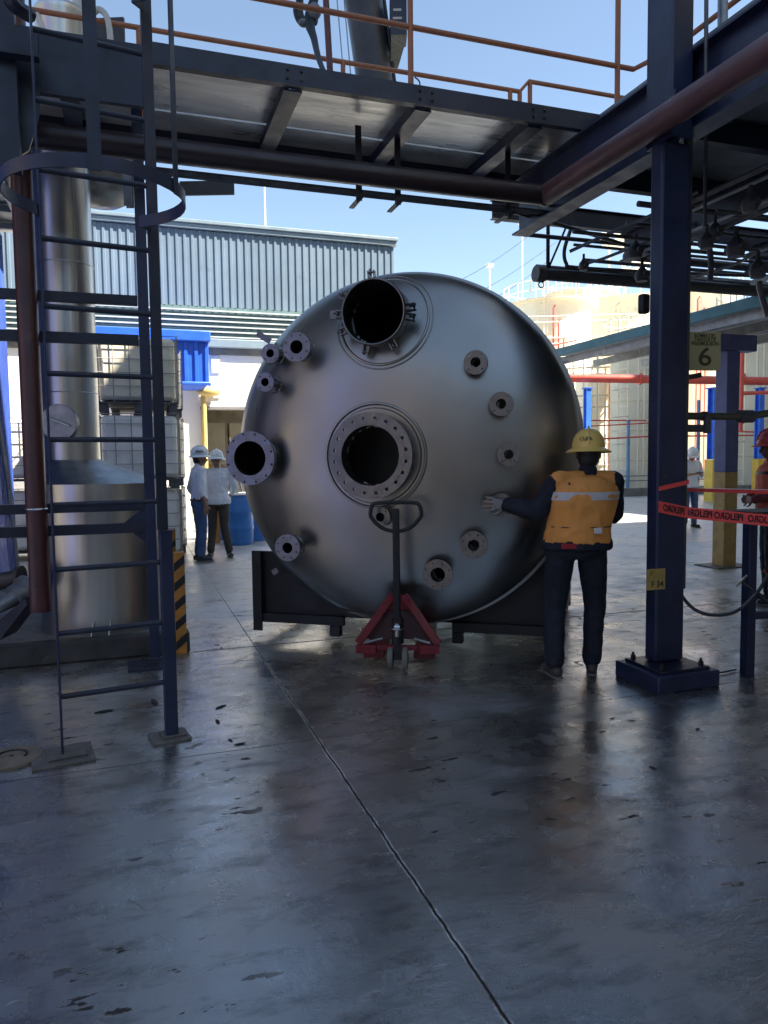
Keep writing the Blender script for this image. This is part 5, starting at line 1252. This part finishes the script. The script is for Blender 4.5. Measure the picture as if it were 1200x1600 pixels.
    for s in 'LR':
        sh, el, wr = g('sh'+s), g('el'+s), g('wr'+s); ak = outfit.get('armk', 1); mb.cap(sh-UP*.005, el, .064*ak**.5, .056*ak); mb.cap(neck-UP*.05, sh-UP*.0, .060, .058)
        k = outfit.get('sleeve', .9); 
        if k > 0: mb.cap(el, el.lerp(wr, k), .056*ak, .040*ak)
    mb.cap(neck-UP*.01, neck+UP*.015, .066, .062)
    remesh(mb, 'shirt', outfit['shirt'], root, .010, 2, wr=.014, wk=7)
    if outfit.get('belt'):
        m_ = MB(); rings = []
        for f in (hem-.035, hem+.025):
            c, a, b_ = tor(f, .166*wd, .121*wd, .016); rings.append([m_.V(c+a*math.cos(2*PI*i/32)+b_*math.sin(2*PI*i/32)) for i in range(32)])
        m_.bridge(*rings); m_.build('belt', outfit['belt'], root, local=True)
    if outfit.get('vest'):
        mb = MB(); hv = outfit.get('vhem', -.02)
        loft(mb, [tor(f, rx*wd, ry*wd, .030) for f, rx, ry in [(hv,.160,.120), (.12,.158,.118), (.30,.150,.114), (.55,.158,.118), (.80,.165,.118), (.93,.150,.105), (1.02,.115,.082), (1.07,.07,.06)]])
        for s in 'LR': mb.cap(g('sh'+s)-lat_s*(-1 if s == 'L' else 1)*.07, g('sh'+s)-lat_s*(-1 if s == 'L' else 1)*.015, .070, .078)
        for s in 'LR': mb.cap(neck-UP*.055, g('sh'+s)-lat_s*(-1 if s == 'L' else 1)*.03-UP*.0, .070, .074)
        v_ = remesh(mb, 'vest', outfit['vest'], root, .010, 2, wr=.016, wk=5)
        for f0, f1, nm in outfit.get('bands', ((.76,.87,'reflective_band'),)):
            m_ = MB(); rings = []
            for f in (f0, f1):
                c, a, b_ = tor(f, .168*wd, .117*wd, .034) if nm != 'dark_piping' else tor(f, .146*wd, .113*wd, .036); rings.append([m_.V(c+a*math.cos(2*PI*i/40)+b_*math.sin(2*PI*i/40)) for i in range(40)])
            m_.bridge(*rings); m_.build(nm, reflect_m if nm == 'reflective_band' else black, v_, local=True)
    for s in 'LR':
        an = g('an'+s); toe = Vector(J.get('toe'+s, (0,1,0))).normalized(); sdv = toe.cross(UP)
        mb = MB(); mb.cap(an+UP*.02, an-UP*.03, .047, .045); mb.cap(an-UP*.035-toe*.045, an-UP*.04+toe*.13, .040, .034); mb.cap(an-UP*.045+toe*.12-sdv*.012, an-UP*.045+toe*.14+sdv*.012, .034, .030)
        sh_ = remesh(mb, 'shoe', outfit['shoe'], root, .009, 2)
        pz = J.get('pitch'+s, 0); m_ = MB(); q = an-UP*.073
        m_.cap(q-toe*.055, q+toe*.15, .036, .040, 14)
        for v in m_.b.verts: v.co.z = q.z+(v.co.z-q.z)*.32
        m_.build('sole', sole_m, sh_, local=True)
    if outfit.get('glove'):
        for s in outfit['glove']:
            mb = MB(); wr = g('wr'+s); hd = Vector(J.get('hd'+s, (0,0,-1))); hn = Vector(J.get('hn'+s, (1 if s == 'L' else -1,0,0)))
            hand(mb, wr, hd, hn, J.get('thumb'+s, 1 if s == 'R' else -1), J.get('curl'+s, .5), grow=.001, spread=J.get('spread'+s, .012)); mb.cap(wr-hd.normalized()*.03, wr+hd.normalized()*.02, .034, .032)
            remesh(mb, 'glove', glove_m, root, .0045, 2)
    # hard hat: dome, ridges, full brim
    hc = head+hu*.055; hm = outfit['hat']; tilt = HM
    m_ = MB(); rows = []; N = 40
    for k in range(11):
        th = PI/2*k/10; r = math.cos(th)**.85 if k < 10 else 0.01; z = math.sin(th)*.125
        row = []
        for i in range(N):
            a = 2*PI*i/N; rid = 1+.035*(1 if abs(math.sin(a)) > .0 and abs(math.cos(a)) < .16 else 0)
            zz_ = z+(.010*(1-r) if abs(math.cos(a)) < .2 else 0)
            row.append(m_.V(hc+tilt@Vector((.112*r*rid*math.cos(a), .135*r*math.sin(a), zz_))))
        rows.append(row)
    for a, b_ in zip(rows, rows[1:]): m_.bridge(a, b_)
    m_._f(rows[-1])
    br = []
    for kx_, kz in ((1.0, 0), (1.0, -.010), (1.16, -.022), (1.38, -.036), (1.40, -.040), (1.37, -.044), (1.0, -.018), (.95, 0)):
        br.append([m_.V(hc+tilt@Vector((.112*kx_*math.cos(2*PI*i/N), .135*kx_*math.sin(2*PI*i/N), kz))) for i in range(N)])
    for a, b_ in zip(br, br[1:]): m_.bridge(a, b_)
    ht = m_.build('hard_hat', hm, root, local=True)
    m_ = MB(); P = [hc+tilt@Vector((0, .137*math.cos(t_), .012+.128*math.sin(t_))) for t_ in [PI*k/16 for k in range(17)]]; m_.tube(P, .007, n=6); m_.build('ridge', hm, ht, local=True)
    return root, ht, (hc, HM)
def stand(H=1.72, lean=(0,0)):
    k = H/1.72; v = lambda x, y, z: Vector((x*k, y*k, z*k))
    return dict(hipL=v(-.09,0,.91), hipR=v(.09,0,.91), knL=v(-.10,.02,.49), knR=v(.10,.02,.49), anL=v(-.11,-.01,.09), anR=v(.11,-.01,.09),
                shL=v(-.18,0,1.41), shR=v(.18,0,1.41), neck=v(0,0,1.46), head=v(0,.03,1.60), elL=v(-.23,-.03,1.13), elR=v(.23,-.03,1.13), wrL=v(-.24,.04,.89), wrR=v(.24,.04,.89))
V3 = Vector
# worker pushing the vessel (seen from behind)
wd_ = 5.10; wloc = at_d(912, 716, wd_); wloc.z = 0; wh = YAW+R_(2)
WF = V3((math.sin(wh), math.cos(wh), 0)); WR = V3((math.cos(wh), -math.sin(wh), 0))
def wl(p): q = p-wloc; return V3((q.dot(WR), q.dot(WF), p.z))
nq = resolved[8]; htgt = tw(nq[0], -nq[2], nq[1])
dep = (htgt-C0).dot(ray(600, 800))
wr_ = wl(at_d(791, 788, dep-.045)); el_ = wl(at_d(840, 800, (wd_+dep)/2-.02)); sh_ = V3((-.185, .0, 1.385))
J_ = dict(hipL=V3((-.150,.02,.92)), hipR=V3((.065,.02,.92)), knL=V3((-.185,.05,.50)), knR=V3((.115,.12,.50)), anL=V3((-.215,-.10,.125)), anR=V3((.085,.08,.095)),
          shL=sh_, shR=V3((.215,.05,1.385)), neck=V3((.035,.035,1.445)), head=V3((.05,.075,1.575)), elL=el_, wrL=wr_, elR=V3((.26,.22,1.15)), wrR=V3((.10,.38,1.18)),
          hdL=V3((-1,.02,.02)), hnL=V3((0,1,0)), curlL=.25, spreadL=.03, thumbL=1, hdR=V3((-.6,.8,.1)), hnR=V3((0,.3,-1)), face=V3((.22,1,-.04)), toeL=V3((-.25,1,0)), toeR=V3((.25,1,0)), width=1.28)
pr_, ht_, (hc_, HM_) = person('worker in orange vest and yellow hard hat pushing the vessel with a gloved hand', wloc, wh, J_,
    dict(skin=skin_d, trousers=navycloth, shirt=navycloth, vest=vest_o, hat=hat_y, shoe=brownboot, glove='LR', sleeve=.95, hem=.0, vhem=.10, bands=((.74,.86,'reflective_band'), (.335,.35,'dark_piping')), leg=1.12, armk=1.3))
m_ = MB(); m_.box(V3((-.13,-.15,.955)), (.10,.02,.035)); m_.build('red_patch', redcloth, pr_, local=True, bevel=.004)
m_ = MB(); m_.box(V3((.06,-.166,1.06)), (.055,.012,.04)); m_.build('vest_label', mat('white_label', (.6,.55,.52), .6), pr_, local=True, bevel=.003)
m_ = MB(); text_mb(m_, 'CUSA', hc_+HM_@V3((-.02,-.136,.045)), HM_@V3((1,0,0)), HM_@V3((0,0,1)), .034, ext=.002, bold=.001); m_.build('hat_lettering', mat('olive_letter', (.12,.10,.03), .5), ht_, local=True)
# two men in white shirts
J_ = stand(1.74); J_.update(face=V3((.25,1,.0)), knL=V3((-.09,.03,.49)), elL=V3((-.24,-.07,1.15)), wrL=V3((-.26,.02,.91)), toeL=V3((-.1,1,0)), toeR=V3((.3,1,0)))
p = at_d(309, 716, 11.5); pm, ht_, (hc_, HM_) = person('man in white shirt and blue jeans, left of the two under white hard hats', p, YAW+R_(62), J_, dict(trousers=jeans, shirt=shirt_w, hat=hat_w, shoe=leather, sleeve=.35, hem=.10, belt=belt_m))
m_ = MB(); text_mb(m_, 'SOSA', hc_+HM_@V3((.115,.0,.05)), HM_@V3((0,1,0)), HM_@V3((0,0,1)), .05, ext=.006, bold=.001); m_.build('hat_lettering', mat('grey_letter', (.08,.09,.09), .5), ht_, local=True)
J_ = stand(1.70); J_.update(face=V3((-.3,1,.06)), elL=V3((-.245,-.10,1.15)), wrL=V3((-.14,-.17,.94)), elR=V3((.245,-.10,1.15)), wrR=V3((.14,-.17,.94)), hdL=V3((1,-.2,-.3)), hdR=V3((-1,-.2,-.3)), hnL=V3((0,-1,0)), hnR=V3((0,-1,0)), anL=V3((-.16,0,.09)), anR=V3((.13,.05,.09)), toeL=V3((-.45,1,0)), width=1.04)
p = at_d(339, 716, 12.0); person('man in white shirt and grey-brown trousers with hands behind his back', p, YAW+R_(180), J_, dict(trousers=slacks, shirt=shirt_w, hat=hat_w, shoe=leather, sleeve=.5, hem=-.05))
# far man looking at a phone
J_ = stand(1.72); J_.update(face=V3((.15,1,-.45)), head=V3((0,.07,1.58)), elL=V3((-.26,.0,1.14)), wrL=V3((-.07,.27,1.18)), elR=V3((.26,.0,1.14)), wrR=V3((.07,.27,1.18)), hdL=V3((.6,.7,.1)), hdR=V3((-.6,.7,.1)), hnL=V3((.3,0,1)), hnR=V3((-.3,0,1)), toeL=V3((-.3,1,0)), toeR=V3((.6,1,0)))
p = at_d(1079, 716, 16.0); pr_, _, _ = person('man in white polo and jeans reading a phone beyond the barrier tape', p, YAW+R_(172), J_, dict(trousers=jeans, shirt=shirt_w, hat=hat_w, shoe=leather, sleeve=0, hem=-.02))
hl = Vector((math.sin(YAW+R_(172)), math.cos(YAW+R_(172)), 0)); q = p+hl*.36
m_ = MB(); m_.box((q.x, q.y, 1.22), (.08, .15, .012), rz=-(YAW+R_(172))); m_.build('phone', black, label='dark phone in the hands of the man in the white polo', cat='phone', bevel=.003)
# worker in a red hard hat at the right edge
J_ = stand(1.76); J_.update(face=V3((0,1,-.05)), elL=V3((-.23,.03,1.16)), wrL=V3((-.14,.22,1.10)), elR=V3((.24,.05,1.16)), wrR=V3((.14,.22,1.10)), hdL=V3((.8,.3,.0)), hdR=V3((-.8,.3,.0)), hnL=V3((0,1,0)), hnR=V3((0,1,0)), width=1.12)
p = at_d(1210, 716, 7.6); pr_, _, _ = person('worker with red hard hat and red-orange vest cut by the right edge', p, YAW-R_(75), J_,
    dict(skin=skin_d, trousers=navycloth, shirt=mat('dark_red_cloth', (.16,.03,.03), .85), vest=vest_r, hat=hat_r, shoe=leather, sleeve=.9, hem=.0, vhem=.0, bands=((.30,.40,'reflective_band'),(.84,.90,'dark_stripe')), leg=1.1))
for s in (-1, 1):
    m_ = MB(); m_.lathe([(.078, .33), (.080, .36), (.078, .40)], (s*.105, .0, 0), n=20); m_.build('ankle_band', vest_r, pr_, local=True)
